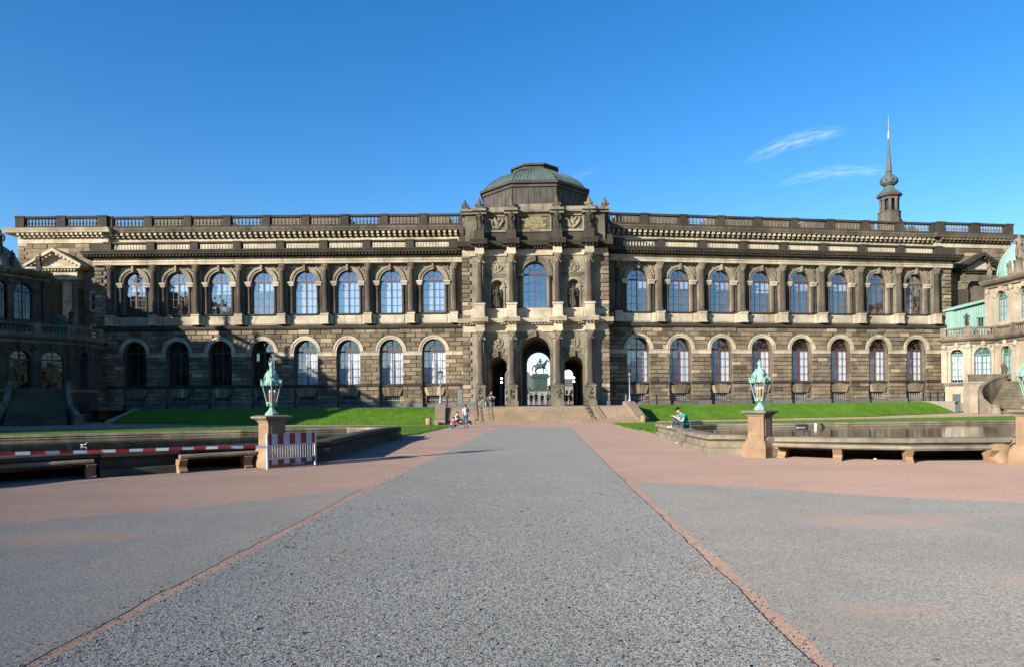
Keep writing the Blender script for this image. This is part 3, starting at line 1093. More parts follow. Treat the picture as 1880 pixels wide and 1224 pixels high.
def column(parent, F, s, d, z0, z1, r, cap=.9, mat='column', capmat='relief', n=14):
    mb = MB()
    bh = r * 1.0
    mb.box(F, s - r * 1.45, s + r * 1.45, d - r * 1.45, d + r * 1.45, z0, z0 + bh * .4)
    zc = z1 - cap
    mb.lathe(F, s, d, [(r * 1.4, z0 + bh * .4), (r * 1.45, z0 + bh * .55), (r * 1.15, z0 + bh * .75), (r * 1.25, z0 + bh * .9), (r, z0 + bh * 1.1),
                       (r, z0 + (zc - z0) * .4), (r * .93, z0 + (zc - z0) * .75), (r * .85, zc)], n)
    o = part('column', mb, mat, parent)
    c = MB()
    capital(c, F, s, d, zc, z1, r * .85)
    off = WL[o.name]
    sub('capital', c.mesh('capital', capmat, off), o)
    return o


def baluster_run(mb, F, s0, s1, d, z0, z1, n, r=.11, seg=8):
    h = z1 - z0
    prof = [(r * .9, z0), (r * .9, z0 + .08 * h), (r * .5, z0 + .14 * h), (r * 1.05, z0 + .34 * h), (r * .9, z0 + .45 * h), (r * .48, z0 + .68 * h), (r * .55, z0 + .84 * h), (r * .9, z0 + .92 * h), (r * .9, z1)]
    for i in range(n):
        mb.lathe(F, s0 + (s1 - s0) * (i + .5) / n, d, prof, seg)


def balustrade(parent, F, s0, s1, d, z0, z1, n, pw=.9, mat='soot', balmat='mid', last=False, r=.11):
    """one bay: pedestal at s0, rails, and balusters up to s1"""
    h = z1 - z0
    mb = MB()
    for p in ([s0, s1] if last else [s0]):
        mb.box(F, p - pw / 2, p + pw / 2, d - .34, d + .34, z0, z1 - .12 * h)
        mb.box(F, p - pw / 2 - .06, p + pw / 2 + .06, d - .40, d + .40, z1 - .12 * h, z1 + .03)
    a, b = s0 + pw / 2, s1 - pw / 2
    mb.box(F, a, b, d - .26, d + .26, z0 + .003, z0 + .2 * h)
    mb.box(F, a + .06, b - .06, d - .29, d + .29, z1 - .17 * h, z1 - .003)
    for q in (a, b):
        mb.box(F, q - .16 if q == b else q, q if q == b else q + .16, d - .14, d + .14, z0 + .2 * h, z1 - .17 * h)
    o = part('balustrade', mb, mat, parent)
    k = MB()
    baluster_run(k, F, a + .2, b - .2, d, z0 + .2 * h, z1 - .17 * h, n, r)
    sub('balusters', k.mesh('balusters', balmat, WL[o.name]), o)['kind'] = 'stuff'
    return o


def rustic(mb, F, s0, s1, z0, z1, ch, ln, holes, d, off=0, pmin=.05, pmax=.13, jam=True):
    n = max(1, round((z1 - z0) / ch))
    hgt = (z1 - z0) / n
    for j in range(n):
        a, b = z0 + j * hgt + .018, z0 + (j + 1) * hgt - .018
        cuts = [s0]
        x = s0 + (ln * .5 if (j + off) % 2 else ln)
        while x < s1 - ln * .3:
            cuts.append(x + RND.uniform(-.08, .08))
            x += ln
        cuts.append(s1)
        spans = [(p + .02, q - .02) for p, q in zip(cuts, cuts[1:])]
        for (c, r, zs, zb) in holes:
            if b < zb:
                continue
            if a < zs:
                w = r
            else:
                w = sqrt(max(0, r * r - (a - zs) ** 2))
            if w <= .02:
                continue
            new = []
            for p, q in spans:
                if q <= c - w or p >= c + w:
                    new.append((p, q))
                else:
                    if c - w - p > .08:
                        new.append((p, c - w))
                    if q - c - w > .08:
                        new.append((c + w, q))
            spans = new
        for p, q in spans:
            mb.stone(F, p, q, d, RND.uniform(pmin, pmax) + (.06 if RND.random() < .5 else 0), a, b)


def relief(mb, F, s, z, w, h, d, n, seed, size=.2):
    q = random.Random(seed)
    for i in range(n):
        c = F(s + q.uniform(-.5, .5) * w, d + q.uniform(0, .05), z + q.uniform(-.5, .5) * h)
        k = size * q.uniform(.5, 1.2)
        mb.blob(c, (k, k * .7, k * q.uniform(.8, 1.9)), F.ang, .25, q.uniform(-1, 1), 6, 4)


def spandrel(F, c, zs, r, side, top, half, d, seed):
    """a reclining winged figure carved in the corner between arch and entablature"""
    mb = MB()
    q = random.Random(seed)
    sx = side
    pts = [(r * 1.02 + .12, .35), (r * .98 + .22, .75), (r * .86 + .32, 1.15), (r * .72 + .36, 1.5), (r * .60 + .34, 1.78)]
    for i, (x, z) in enumerate(pts):
        k = (.15, .19, .24, .22, .15)[i]
        mb.blob(F(c + sx * min(x, half - .12), d + .02, min(zs + z, top - .18)), (k, .16, k * 1.5), F.ang, .18, sx * .5, 7, 5)
    for i in range(6):
        x, z = q.uniform(r * .75 + .3, half), q.uniform(.95, 1.9)
        if x * x + z * z > (r + .45) ** 2:
            mb.blob(F(c + sx * min(x, half - .1), d, min(zs + z, top - .15)), (.12, .13, .2), F.ang, .2, q.uniform(-1, 1), 6, 4)
    return mb


def dentils(mb, F, s0, s1, d0, d1, z0, z1, w, gap):
    n = max(1, int((s1 - s0) / (w + gap)))
    for i in range(n):
        c = s0 + (s1 - s0) * (i + .5) / n
        mb.box(F, c - w / 2, c + w / 2, d0, d1, z0, z1)


# ------------------------------------------------------------------ the long museum building
ORG = Vector((0.95, 85.2, ZT))
museum = thing('museum_building', 'long two storey sandstone gallery with arched windows and an octagonal domed gate pavilion', 'building', ORG)
FL = frame(-55.6, 88.0, 0.0)
FR = frame(10.4, 88.0, radians(8.5))
FP = frame(0.95, 85.2, radians(-1.7))
SL = [24.2 + (i - 3.5) * 5.51 for i in range(8)]
SR = [4.01 + 5.685 * i for i in range(8)]


def mpart(name, mb, mat, weld=False):
    return part(name, mb, mat, museum, weld)


def arc_wedges(mb, F, c, z0, z1, w0, w1, n, d0, d1):
    for k in range(n):
        a, b = -1 + 2 * k / n + .02, -1 + 2 * (k + 1) / n - .02
        zt = z1 + .16 * (1 - abs(a + b) / 2)
        mb.prism(F, [(c + a * w0, z0), (c + b * w0, z0), (c + b * w1, zt), (c + a * w1, zt)], d0, d1)


def wing(F, L, S, bay, side):
    mid = [s - bay / 2 for s in S] + [S[-1] + bay / 2]
    m0, m1 = mid[0], mid[-1]
    # ---- ground storey
    w = MB()
    e = [0.0] + [(a + b) / 2 for a, b in zip(S, S[1:])] + [L]
    for i, c in enumerate(S):
        w.arch_wall(F, e[i], e[i + 1], -.5, 11.5, c, 1.5, -.5, 8.65, 0, 1.05)
        w.rect_wall(F, c - 1.6, c + 1.6, -.5, 4.3, c - .95, c + .95, 1.9, 2.85, -.48, .6)
        w.rect(F, c - 1, c + 1, 1.8, 3, -1.2)
    w.rect(F, 0, L, 11.4, 22, -.9)
    if side < 0:
        w.box(F, 0, .12, -3.4, 0, -.5, 21.4)
    else:
        w.box(F, L - .12, L, -3.4, 0, -.5, 21.4)
    mpart('wall', w, 'mid')
    b = MB()
    hw = [(c, 1.5, 8.65, -9) for c in S]
    hw2 = [(c, 1.95, 8.65, -9) for c in S]
    a0, a1 = (1.35, L) if side < 0 else (0, L - 1.35)
    rustic(b, F, a0, a1, 2.05, 4.1, .52, 1.72, [(c, 1.55, 99, -9) for c in S], 0)
    rustic(b, F, a0, a1, 4.42, 8.08, .525, 1.45, hw, 0, 1)
    rustic(b, F, a0, a1, 8.66, 11.48, .56, 1.45, hw2, 0)
    for c in S:
        arc_wedges(b, F, c, 2.9, 3.95, 1.05, 1.5, 5, -.48, -.2)
        rustic(b, F, c - 1.5, c - .98, 1.75, 2.86, .37, 2, [], -.48)
        rustic(b, F, c + .98, c + 1.5, 1.75, 2.86, .37, 2, [], -.48)
    mpart('rusticated_stonework', b, 'tan')
    q = MB()
    z, k = -.3, 0
    while z < 20.8:
        h = .50
        if 11.3 < z < 12.3 and q.v:
            mpart('quoins', q, 'tan')
            q = MB()
        if not (11.3 < z < 12.3):
            wq = 1.32 if k % 2 else .86
            x0, x1 = (-.1, wq) if side < 0 else (L - wq, L + .1)
            q.box(F, x0, x1, -.5, .16 + .05 * (k % 2), z + .015, z + h - .015, .05)
        z += h
        k += 1
    mpart('quoins', q, 'tan')
    t = MB()
    pr = lambda z0, z1, o, base=0: [(base, z0), (base + o * .7, z0), (base + o, z0 + (z1 - z0) * .3), (base + o, z0 + (z1 - z0) * .75), (base + o * .55, z1), (base, z1)]
    ends = [(0 if side < 0 else 0, S[0] - 1.5)] + [(S[i] + 1.5, S[i + 1] - 1.5) for i in range(7)] + [(S[-1] + 1.5, L)]
    for x0, x1 in ends:
        t.run(F, pr(4.1, 4.42, .2), x0, x1)
    for c in S:
        t.box(F, c - 1.5, c + 1.5, -1.04, -.18, 4.14, 4.38)
    t.run(F, pr(11.48, 12.1, .42, 0), -.1 if side < 0 else 0, L if side < 0 else L + .1)
    mpart('string_course', t, 'soot')
    for x0, x1 in ends:
        im = MB()
        im.box(F, x0, x1, -.3, .14, 8.08, 8.5)
        im.run(F, [(0, 8.5), (.2, 8.52), (.24, 8.62), (.1, 8.66), (0, 8.66)], x0, x1)
        mpart('impost_band', im, 'pale')
        pb = MB()
        pb.box(F, x0, x1, -.3, .2, .2, 1.98)
        mpart('plinth', pb, 'baserock')
    for c in S:
        pb = MB()
        pb.box(F, c - 1.5, c + 1.5, -1.0, -.32, .2, 1.72)
        mpart('plinth', pb, 'baserock')
    for c in S:
        ar = MB()
        ar.arch_ring(F, c, 8.65, 1.5, 1.74, -.3, .1, 20)
        ar.arch_ring(F, c, 8.65, 1.742, 1.98, -.3, .19, 20)
        mpart('archivolt', ar, 'pale')
        gr = MB()
        for k in range(7):
            x = c - .8 + 1.6 * k / 6
            gr.tube([F(x, -.66, 1.85), F(x, -.66, 2.88)], .03, 4, False)
        gr.box(F, c - .95, c + .95, -.65, -.6, 2.3, 2.35)
        mpart('window_grating', gr, 'greyiron')
    # ---- pedestal course of the upper storey
    p = MB()
    p.box(F, 0.02, L, -.9, -.06, 12.1, 13.3)
    pj = MB()
    for c in S:
        p.box(F, c - 1.72, c + 1.72, -.5, .02, 12.25, 13.18)
    mpart('parapet_panel', p, 'pale')
    for x in mid:
        pd = MB()
        pd.box(F, x - .5, x + .5, -.1, .98, 12.102, 12.3)
        pd.box(F, x - .44, x + .44, -.1, .92, 12.3, 13.26)
        pd.box(F, x - .52, x + .52, -.1, 1.0, 13.26, 13.45)
        pd.box(F, x - .88, x - .52, -.1, .34, 12.101, 13.3)
        pd.box(F, x + .52, x + .88, -.1, .34, 12.101, 13.3)
        mpart('column_pedestal', pd, 'pale')
    s2 = MB()
    s2.run(F, pr(13.3, 13.52, .28, -.15), 0.05, L - .05)
    mpart('sill_course', s2, 'soot')
    # ---- upper storey
    u = MB()
    e2 = [1.35 if side < 0 else 0.0] + [(a + b) / 2 for a, b in zip(S, S[1:])] + [L if side < 0 else L - 1.35]
    for i, c in enumerate(S):
        u.arch_wall(F, e2[i], e2[i + 1], 13.5, 19.9, c, 1.42, 13.5, 17.62, -.2, 1.0)
    x0, x1 = (0, 1.35) if side < 0 else (L - 1.35, L)
    u.box(F, x0, x1, -.9, -.02, 12.12, 19.9)
    for x in mid:
        u.box(F, x - .5, x + .5, -.3, .12, 13.5, 19.86)
    mpart('wall', u, 'palemid')
    for i, c in enumerate(S):
        ar = MB()
        ar.arch_ring(F, c, 17.62, 1.42, 1.68, -.3, -.02, 20)
        ar.arch_ring(F, c, 17.62, 1.682, 1.98, -.3, .1, 20)
        ar.box(F, c - .16, c + .16, -.2, .42, 18.95, 19.84, .04)
        mpart('archivolt', ar, 'palemid' if i % 3 else 'relief')
        for sd in (-1, 1):
            ib = MB()
            lo, hi = sorted((c + sd * 1.40, c + sd * 2.2))
            ib.box(F, lo, hi, -.25, .3, 17.28, 17.42)
            ib.box(F, lo + .05, hi - .05, -.25, .22, 17.05, 17.28)
            ib.box(F, lo - .04, hi + .04, -.25, .36, 17.42, 17.6)
            mpart('impost_block', ib, 'pale')
            cc = MB()
            xx = c + sd * 1.66
            cc.lathe(F, xx, .08, [(.23, 13.52), (.23, 13.66), (.17, 13.8), (.16, 16.5), (.2, 16.58), (.17, 16.66), (.27, 17.04)], 8)
            cc.box(F, min(xx + sd * .24, xx + sd * .5), max(xx + sd * .24, xx + sd * .5), -.25, .1, 13.5, 17.05)
            mpart('colonnette', cc, 'column')
            mpart('spandrel_relief', spandrel(F, c, 17.62, 1.98, sd, 19.82, bay / 2 - .42, -.16, i * 2 + sd), 'relief')
    for x in mid:
        column(museum, F, x, .52, 13.45, 19.86, .35)
    # ---- entablature, cornice, lower balustrade
    en = MB()
    en.box(F, .03, L, -.9, .62, 19.86, 20.2)
    en.box(F, .03, L, -.9, .70, 20.2, 20.28)
    en.box(F, .03, L, -.9, .60, 20.28, 20.72)
    mpart('frieze', en, 'pale')
    co = MB()
    xa, xb = (-.9, L) if side < 0 else (0, L + .9)
    co.run(F, [(-.9, 20.72), (.72, 20.72), (.8, 20.85), (.8, 21.0), (1.55, 21.06), (1.6, 21.22), (1.75, 21.44), (1.7, 21.5), (-3.2, 21.5)], xa, xb)
    dentils(co, F, xa, xb, .6, 1.4, 20.8, 21.05, .22, .2)
    mpart('cornice', co, 'soot')
    bs = [m0 - 0.0] + mid[1:]
    for i in range(8):
        balustrade(museum, F, mid[i], mid[i + 1], .75, 21.5, 22.68, 11, .95, 'soot', 'pale', i == 7, .1)
    lp = MB()
    if side < 0:
        lp.box(F, -.1, mid[0] - .48, .45, 1.05, 21.5, 22.6)
    else:
        lp.box(F, mid[-1] + .48, L + .1, .45, 1.05, 21.5, 22.6)
    mpart('parapet', lp, 'soot')
    # ---- attic storey set back behind the balustrade
    at_ = MB()
    at_.box(F, 0, L, -4, -3, 21.4, 24.0)
    at_.box(F, 0, L, -4, -2.85, 23.35, 24.0)
    mpart('attic_wall', at_, 'pale')
    ac = MB()
    ac.run(F, [(-4, 24.0), (-2.75, 24.0), (-2.7, 24.12), (-2.7, 24.6), (-4, 24.6)], 0, L)
    ac.run(F, [(-4, 24.6), (-2.6, 24.6), (-1.95, 24.66), (-1.9, 24.8), (-1.75, 25.05), (-1.72, 25.2), (-2.2, 25.28), (-4, 25.28)], 0.2, L - .2)
    mpart('attic_cornice', ac, 'mid')
    cs = MB()
    n = int(L / .74)
    for k in range(n):
        x = .3 + (L - .6) * (k + .5) / n
        cs.prism(F, [(x - .15, 24.05), (x + .15, 24.05), (x + .17, 24.6), (x - .17, 24.6)], -2.72, -2.42)
        cs.box(F, x - .17, x + .17, -2.42, -2.05, 24.3, 24.6)
    mpart('console_frieze', cs, 'pale')
    nb = 9
    for i in range(nb):
        x0, x1 = .4 + (L - .8) * i / nb, .4 + (L - .8) * (i + 1) / nb
        balustrade(museum, F, x0, x1, -2.45, 25.28, 26.85, 8, .98, 'soot', 'mid', i == nb - 1, .15)
    # ---- roof and the rest of the body
    rf = MB()
    rf.box(F, 0.1, L, -3.2, -.8, 21.2, 21.42)
    rf.box(F, 0 - 11.5 if side < 0 else 0, L if side < 0 else L + 11.7, -26, -3.5, 24.9, 25.2)
    mpart('roof', rf, 'slate')
    for k, (x, wd) in enumerate(((8.6, 11.4), (25, 12.4), (40, 10)) if side < 0 else ((40.9, 10.5), (26.6, 12.5), (12.6, 11))):
        sk = MB()
        x = x if side < 0 else L - x
        sk.prism(F, [(x - wd / 2, 25.2), (x + wd / 2, 25.2), (x + wd / 2, 27.55), (x - wd / 2, 27.55)], -12, -6)
        mpart('roof_lantern', sk, 'slate')
    bk = MB()
    x0, x1 = (-11.6, L - 1) if side < 0 else (1, L + 11.8)
    bk.rect(F, x0, x1, -.5, 25, -26)
    mpart('rear_wall', bk, 'mid')
    # ---- end block with pedimented aedicule
    s0, s1 = (-11.6, .25) if side < 0 else (L - .25, L + 11.8)
    d = -2.3
    eb = MB()
    eb.box(F, s0, s1, -26, d, -.5, 23.4)
    mpart('end_block_wall', eb, 'tan' if side < 0 else 'mid')
    rb = MB()
    rustic(rb, F, s0 + .9, s1 - .2, 2, 23.35, .62, 1.9, [], d, 0, .01, .035)
    mpart('end_block_stonework', rb, 'tan')
    qn = MB()
    z = .0
    k = 0
    while z < 23.2:
        wq = 1.15 if k % 2 else .8
        xx = (s0 - .12, s0 + wq) if side < 0 else (s1 - wq, s1 + .12)
        qn.box(F, *xx, d - .9, d + .1, z + .03, z + .50, .05)
        z += .56
        k += 1
    mpart('quoins', qn, 'tan')
    fr = MB()
    fr.box(F, s0 - .05, s1 + .05, -25, d + .12, 23.4, 24.0)
    mpart('frieze', fr, 'pale')
    c2 = MB()
    cx0, cx1 = s0 - 1.3, s1 + 1.3
    if side < 0:
        cx1 = s1 + .7
    else:
        cx0 = s0 - .7
    c2.box(F, s0, s1, -25, d + .2, 24.0, 24.6)
    c2.run(F, [(-25, 24.6), (d + .3, 24.6), (d + 1.0, 24.66), (d + 1.05, 24.8), (d + 1.3, 25.2), (d + .9, 25.28), (-25, 25.28)], cx0, cx1)
    for k in range(18):
        x = s0 + .2 + (s1 - s0 - .4) * (k + .5) / 18
        c2.box(F, x - .17, x + .17, d + .2, d + .55, 24.1, 24.6)
        c2.box(F, x - .17, x + .17, d + .55, d + .9, 24.32, 24.6)
    mpart('end_block_cornice', c2, 'pale' if side < 0 else 'mid')
    for i in range(2):
        x0, x1 = s0 + .5 + (s1 - s0 - 1.0) * i / 2, s0 + .5 + (s1 - s0 - 1.0) * (i + 1) / 2
        balustrade(museum, F, x0, x1, d + .2, 25.28, 26.9, 9, 1.15, 'soot', 'mid', i == 1, .15)
    # aedicule
    a, b_ = (-8.9, -3.0) if side < 0 else (L + 3.0, L + 8.9)
    c = (a + b_) / 2
    da = d + 1.25
    ae = MB()
    ae.arch_wall(F, a + .9, b_ - .9, 0, 18.4, c, .8, 8, 14.2, d + .35, .3)
    ae.box(F, a + .1, b_ - .1, d, da + .05, 18.4, 19.0)
    ae.box(F, a + .1, b_ - .1, d, da, 19.0, 19.75)
    ae.box(F, a + .9, b_ - .9, d, d + .5, 15.7, 16.0)
    mpart('aedicule', ae, 'pale' if side < 0 else 'mid')
    pe = MB()
    pe.prism(F, [(a - .5, 19.95), (b_ + .5, 19.95), (c, 22.0)], d, da - .4)
    mpart('pediment', pe, 'pale')
    pc = MB()
    pc.box(F, a - .6, b_ + .6, d, da + .6, 19.752, 19.96)
    for sx in (-1, 1):
        w_ = (b_ - a) / 2 + .75
        pc.prism(F, [(c + sx * w_, 19.97), (c + sx * w_, 20.3), (c, 22.45), (c, 22.0)] if sx > 0 else [(c - w_, 19.97), (c, 22.0), (c, 22.45), (c - w_, 20.3)], d, da + .65)
        for k in range(7):
            t_ = (k + .7) / 7.6
            x = c + sx * w_ * (1 - t_)
            zz = 19.97 + t_ * 2.0
            pc.box(F, x - .14, x + .14, da - .4, da + .45, zz - .28, zz + .02)
    dentils(pc, F, a, b_, da, da + .4, 19.5, 19.75, .2, .2)
    mpart('pediment_cornice', pc, 'pale' if side < 0 else 'soot')
    for x in (a + .5, b_ - .5):
        pi_ = MB()
        pi_.box(F, x - .42, x + .42, d, da - .1, 0, 17.3)
        mpart('pilaster', pi_, 'column' if side > 0 else 'mid')
        cp = MB()
        capital(cp, F, x, da - .55, 17.3, 18.4, .42)
        cp.box(F, x - .4, x + .4, d, da - .3, 17.3, 18.38)
        mpart('pilaster_capital', cp, 'relief')
    nw = MB()
    nw.rect(F, c - .8, c + .8, 8, 15, d + .06)
    mpart('blind_niche', nw, 'domecopper' if side > 0 else 'palegreen')
    if side < 0:
        for z0, z1 in ((9.6, 12.4), (14.6, 16.8)):
            x = -1.35
            wf = MB()
            wf.box(F, x - .85, x + .85, d, d + .12, z0 - .25, z0)
            wf.box(F, x - .85, x + .85, d, d + .12, z1, z1 + .3)
            wf.box(F, x - .85, x - .62, d, d + .12, z0, z1)
            wf.box(F, x + .62, x + .85, d, d + .12, z0, z1)
            o = mpart('window', wf, 'pale')
            pm = MB()
            pm.rect(F, x - .62, x + .62, z0, z1, d + .06)
            sub('pane', pm.mesh('pane', 'darkglass', WL[o.name]), o)
            lm = MB()
            for k in range(-9, 10):
                for sg in (-1, 1):
                    xa, xb = x - .62, x + .62
                    za = (z0 + z1) / 2 + k * .3 - sg * .62
                    zb = za + sg * 1.24
                    pts = []
                    for tt in range(9):
                        X, Z = xa + (xb - xa) * tt / 8, za + (zb - za) * tt / 8
                        if z0 <= Z <= z1:
                            pts.append(F(X, d + .08, Z))
                    if len(pts) > 1:
                        lm.tube([pts[0], pts[-1]], .018, 3, False, False)
            sub('lattice', lm.mesh('lattice', 'greyiron', WL[o.name]), o)
    # ---- windows
    for i, c in enumerate(S):
        if side < 0:
            bl_ = B_UP[(.27, .3, .36, .3, 1.0, .97, 1.0, .92)[i]]
        else:
            bl_ = B_HALF if i == 7 else (None if i == 6 else B_UP[(.3, .27, .3, .36, .3, .27)[i]])
        put_window(W_UP, museum, F, c, -.52, 13.52, bl_)
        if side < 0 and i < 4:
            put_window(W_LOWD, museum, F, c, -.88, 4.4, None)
        else:
            put_window(W_LOW, museum, F, c, -.88, 4.4, B_LOW)


M['palegreen'] = plain('pale_blue_green_shutter', (0.28, 0.36, 0.33), 0.7, var=0.2)
M['darkglass'] = plain('dark_pane', (0.012, 0.014, 0.018), 0.08, spec=0.6)
wing(FL, 47.6, SL, 5.51, -1)
wing(FR, 49.1, SR, 5.685, 1)


# ------------------------------------------------------------------ the gate pavilion in the middle
def pavilion():
    F = FP
    E0, E1 = -9.0, 9.1
    CX = (-6.75, -2.83, 2.83, 6.75)
    bays = ((-6.75, -2.83, -4.75, 1.18, 6.4), (-2.83, 2.83, 0, 1.86, 8.15), (2.83, 6.75, 4.8, 1.18, 6.4))
    w = MB()
    for a, b, c, r, zs in bays:
        w.arch_wall(F, a, b, -.5, 12.1, c, r, -.5, zs, 0, 26, 20)
        w.rect(F, c - r, c + r, -.5, 1.0, -26)
    for a, b in ((E0, -6.75), (6.75, E1)):
        w.box(F, a, b, -4, -.02, -.5, 12.1)
    mpart('wall', w, 'palemid')
    # rear wall round the passages, and the sides
    rw = MB()
    for a, b, c, r, zs in bays:
        rw.arch_wall(F, a, b, -.5, 26, c, r if r > 1.5 else .8, -.5, zs, -26.05, .5, 20)
    rw.box(F, E0 - 1, -6.75, -26.5, -26, -.5, 26)
    rw.box(F, 6.75, E1 + 1, -26.5, -26, -.5, 26)
    mpart('rear_wall', rw, 'mid')
    u = MB()
    u.arch_wall(F, -2.83, 2.83, 12.1, 21.0, 0, 1.52, 13.62, 17.85, -.02, 1.0, 20)
    for a, b, c in ((-6.75, -2.83, -4.72), (2.83, 6.75, 4.8)):
        u.arch_wall(F, a, b, 12.1, 21.0, c, .78, 13.5, 16.3, -.02, .9, 16)
        # half round niche back
        for k in range(8):
            p, q = pi * k / 8, pi * (k + 1) / 8
            u.quad(F(c - .8 * cos(p), -.1 - .8 * sin(p), 13.4), F(c - .8 * cos(q), -.1 - .8 * sin(q), 13.4), F(c - .8 * cos(q), -.1 - .8 * sin(q), 17.2), F(c - .8 * cos(p), -.1 - .8 * sin(p), 17.2))
        u.rect(F, c - .8, c + .8, 16.9, 17.3, -.3)
    for a, b in ((E0, -6.75), (6.75, E1)):
        u.box(F, a, b, -4, -.04, 12.1, 21.0)
    mpart('wall', u, 'palemid')
    sidewall = MB()
    sidewall.box(F, E0 + .03, E0 + .3, -5, -.1, 0, 26)
    sidewall.box(F, E1 - .3, E1 - .03, -5, -.1, 0, 26)
    mpart('side_wall', sidewall, 'mid')
    for a, b in ((-6.3, -3.3), (3.3, 6.3), (-2.3, 2.3)):
        cs = MB()
        rustic(cs, F, a, b, 13.5, 19.7, .5, 1.1, [(-4.72, 1.15, 16.5, -9), (4.8, 1.15, 16.5, -9), (0, 2.15, 17.9, -9), (-4.72, .95, 99, -9) if 0 else (-4.72, 1.1, 17.6, -9), (4.8, 1.1, 17.6, -9)], -.02, 0, .01, .03)
        mpart('coursed_stonework', cs, 'palemid')
    for x0, x1, sg in ((E0, E0 + 1, -1), (E1 - 1, E1, 1)):
        qn = MB()
        z, k = 2.0, 0
        while z < 20.6:
            if 11.2 < z < 12.2 and qn.v:
                mpart('quoins', qn, 'tan')
                qn = MB()
            if not 11.2 < z < 12.2:
                wq = 1.0 if k % 2 else .72
                a, b = (x0 - .14, x0 + wq) if sg < 0 else (x1 - wq, x1 + .14)
                qn.box(F, a, b, -.9, .09 + .05 * (k % 2), z + .015, z + .525, .04)
                # blocks returning along the flank
                fx = (x0 - .15, x0 + .1) if sg < 0 else (x1 - .1, x1 + .15)
                qn.box(F, *fx, -1.7 + .4 * (k % 2), -.9, z + .015, z + .525)
            z += .54
            k += 1
        mpart('quoins', qn, 'tan')
    for x in CX:
        pl = MB()
        pl.box(F, x - .62, x + .62, -.2, .42, 1.4, 9.7)
        pl.box(F, x - .55, x + .55, -.2, .36, 12.3, 19.2)
        mpart('pilaster_strip', pl, 'palemid')
    for a, b in ((E0 - .05, -7.5), (7.5, E1 + .05)):
        pb = MB()
        pb.box(F, a, b, -.6, .28, 1.3, 2.0)
        mpart('plinth', pb, 'baserock')
    for i, x in enumerate(CX):
        pd = MB()
        pd.box(F, x - .74, x + .74, .2, 1.98, 1.3, 2.1)
        pd.box(F, x - .60, x + .60, .2, 1.84, 2.1, 3.75)
        pd.box(F, x - .70, x + .70, .2, 1.94, 3.75, 3.98)
        pd.box(F, x - .5, x + .5, 1.8, 1.87, 2.25, 2.32)
        o = mpart('column_pedestal', pd, 'mid')
        rl = MB()
        relief(rl, F, x, 2.95, .5, 1.2, 1.84, 11, 40 + i, .13)
        sub('relief', rl.mesh('relief', 'blackstat', WL[o.name]), o)
        column(museum, F, x, 1.2, 3.98, 10.62, .36, 1.05)
        pd = MB()
        pd.box(F, x - .66, x + .66, .1, 1.82, 12.2, 12.45)
        pd.box(F, x - .58, x + .58, .1, 1.74, 12.45, 13.8)
        pd.box(F, x - .68, x + .68, .1, 1.84, 13.8, 14.02)
        mpart('column_pedestal', pd, 'pale')
        column(museum, F, x, 1.12, 14.02, 20.1, .34, 1.0)
    # entablatures, breaking forward over each column

    def entab(z0, z1, z2, z3, d, mat, cmat, dent):
        f = MB()
        f.box(F, E0, E1, -1, .16, z0, z1)
        c = MB()
        pf = [(-1, z1), (.25, z1), (.3, z2 - .05), (.85, z2), (.95, z2 + (z3 - z2) * .4), (1.1, z3 - .05), (1.1, z3), (-1, z3)]
        c.run(F, pf, E0 - .6, E1 + .6)
        dentils(c, F, E0, E1, .2, .62, z1 + .02, z2, .19, .19)
        for x in CX:
            f.box(F, x - .58, x + .58, .1, d + .44, z0, z0 + (z1 - z0) * .45)
            f.box(F, x - .54, x + .54, .1, d + .40, z0 + (z1 - z0) * .45, z1 - .002)
            f.lathe(frame(0, 0, 0) if 0 else F, x, d + .36, [(.01, 0), (.01, .01)], 3) if 0 else None
            pf2 = [(.1, z1 + .001), (d + .46, z1 + .001), (d + .5, z2 - .06), (d + 1.0, z2 + .002), (d + 1.1, z2 + (z3 - z2) * .4), (d + 1.25, z3 - .05), (d + 1.25, z3 + .03), (.1, z3 + .03)]
            c.run(F, pf2, x - 1.05, x + 1.05)
            dentils(c, F, x - .6, x + .6, d + .4, d + .8, z1 + .03, z2 + .001, .17, .17)
        mpart('frieze', f, mat)
        mpart('cornice', c, cmat)

    entab(10.62, 11.5, 11.72, 12.2, 1.2, 'pale', 'pale', 1)
    entab(20.1, 20.9, 21.2, 21.75, 1.12, 'pale', 'soot', 1)
    pp = MB()
    pp.box(F, E0 + .02, E1 - .02, -.6, .12, 12.2, 13.55)
    for a, b in ((-6.0, -3.5), (3.5, 6.0), (-2.0, 2.0)):
        pp.box(F, a, b, .1, .17, 12.4, 13.35)
    mpart('parapet_panel', pp, 'pale')
    # archivolts
    for c, r, zs, d in ((0, 1.86, 8.15, .0), (-4.75, 1.18, 6.4, 0), (4.8, 1.18, 6.4, 0), (0, 1.52, 17.85, -.02)):
        ar = MB()
        t = .18 * r + .08
        ar.arch_ring(F, c, zs, r, r + t, -.3, d + .14, 22)
        ar.arch_ring(F, c, zs, r + t + .002, r + 1.9 * t, -.3, d + .24, 22)
        ar.box(F, c - .2, c + .2, d, d + .5, zs + r - .05, zs + r + .75, .05)
        for sg in (-1, 1):
            lo, hi = sorted((c + sg * (r - .03), c + sg * (r + 2 * t)))
            ar.box(F, lo, hi, -.3, d + .3, zs - .35, zs + .0)
        mpart('archivolt', ar, 'mid')
        if zs != 17.85:
            for sg in (-1, 1):
                jb = MB()
                lo, hi = sorted((c + sg * (r - .001), c + sg * (r + 1.8 * t)))
                jb.box(F, lo, hi, -.3, d + .12, 1.35, zs - .35)
                mpart('arch_jamb', jb, 'mid')
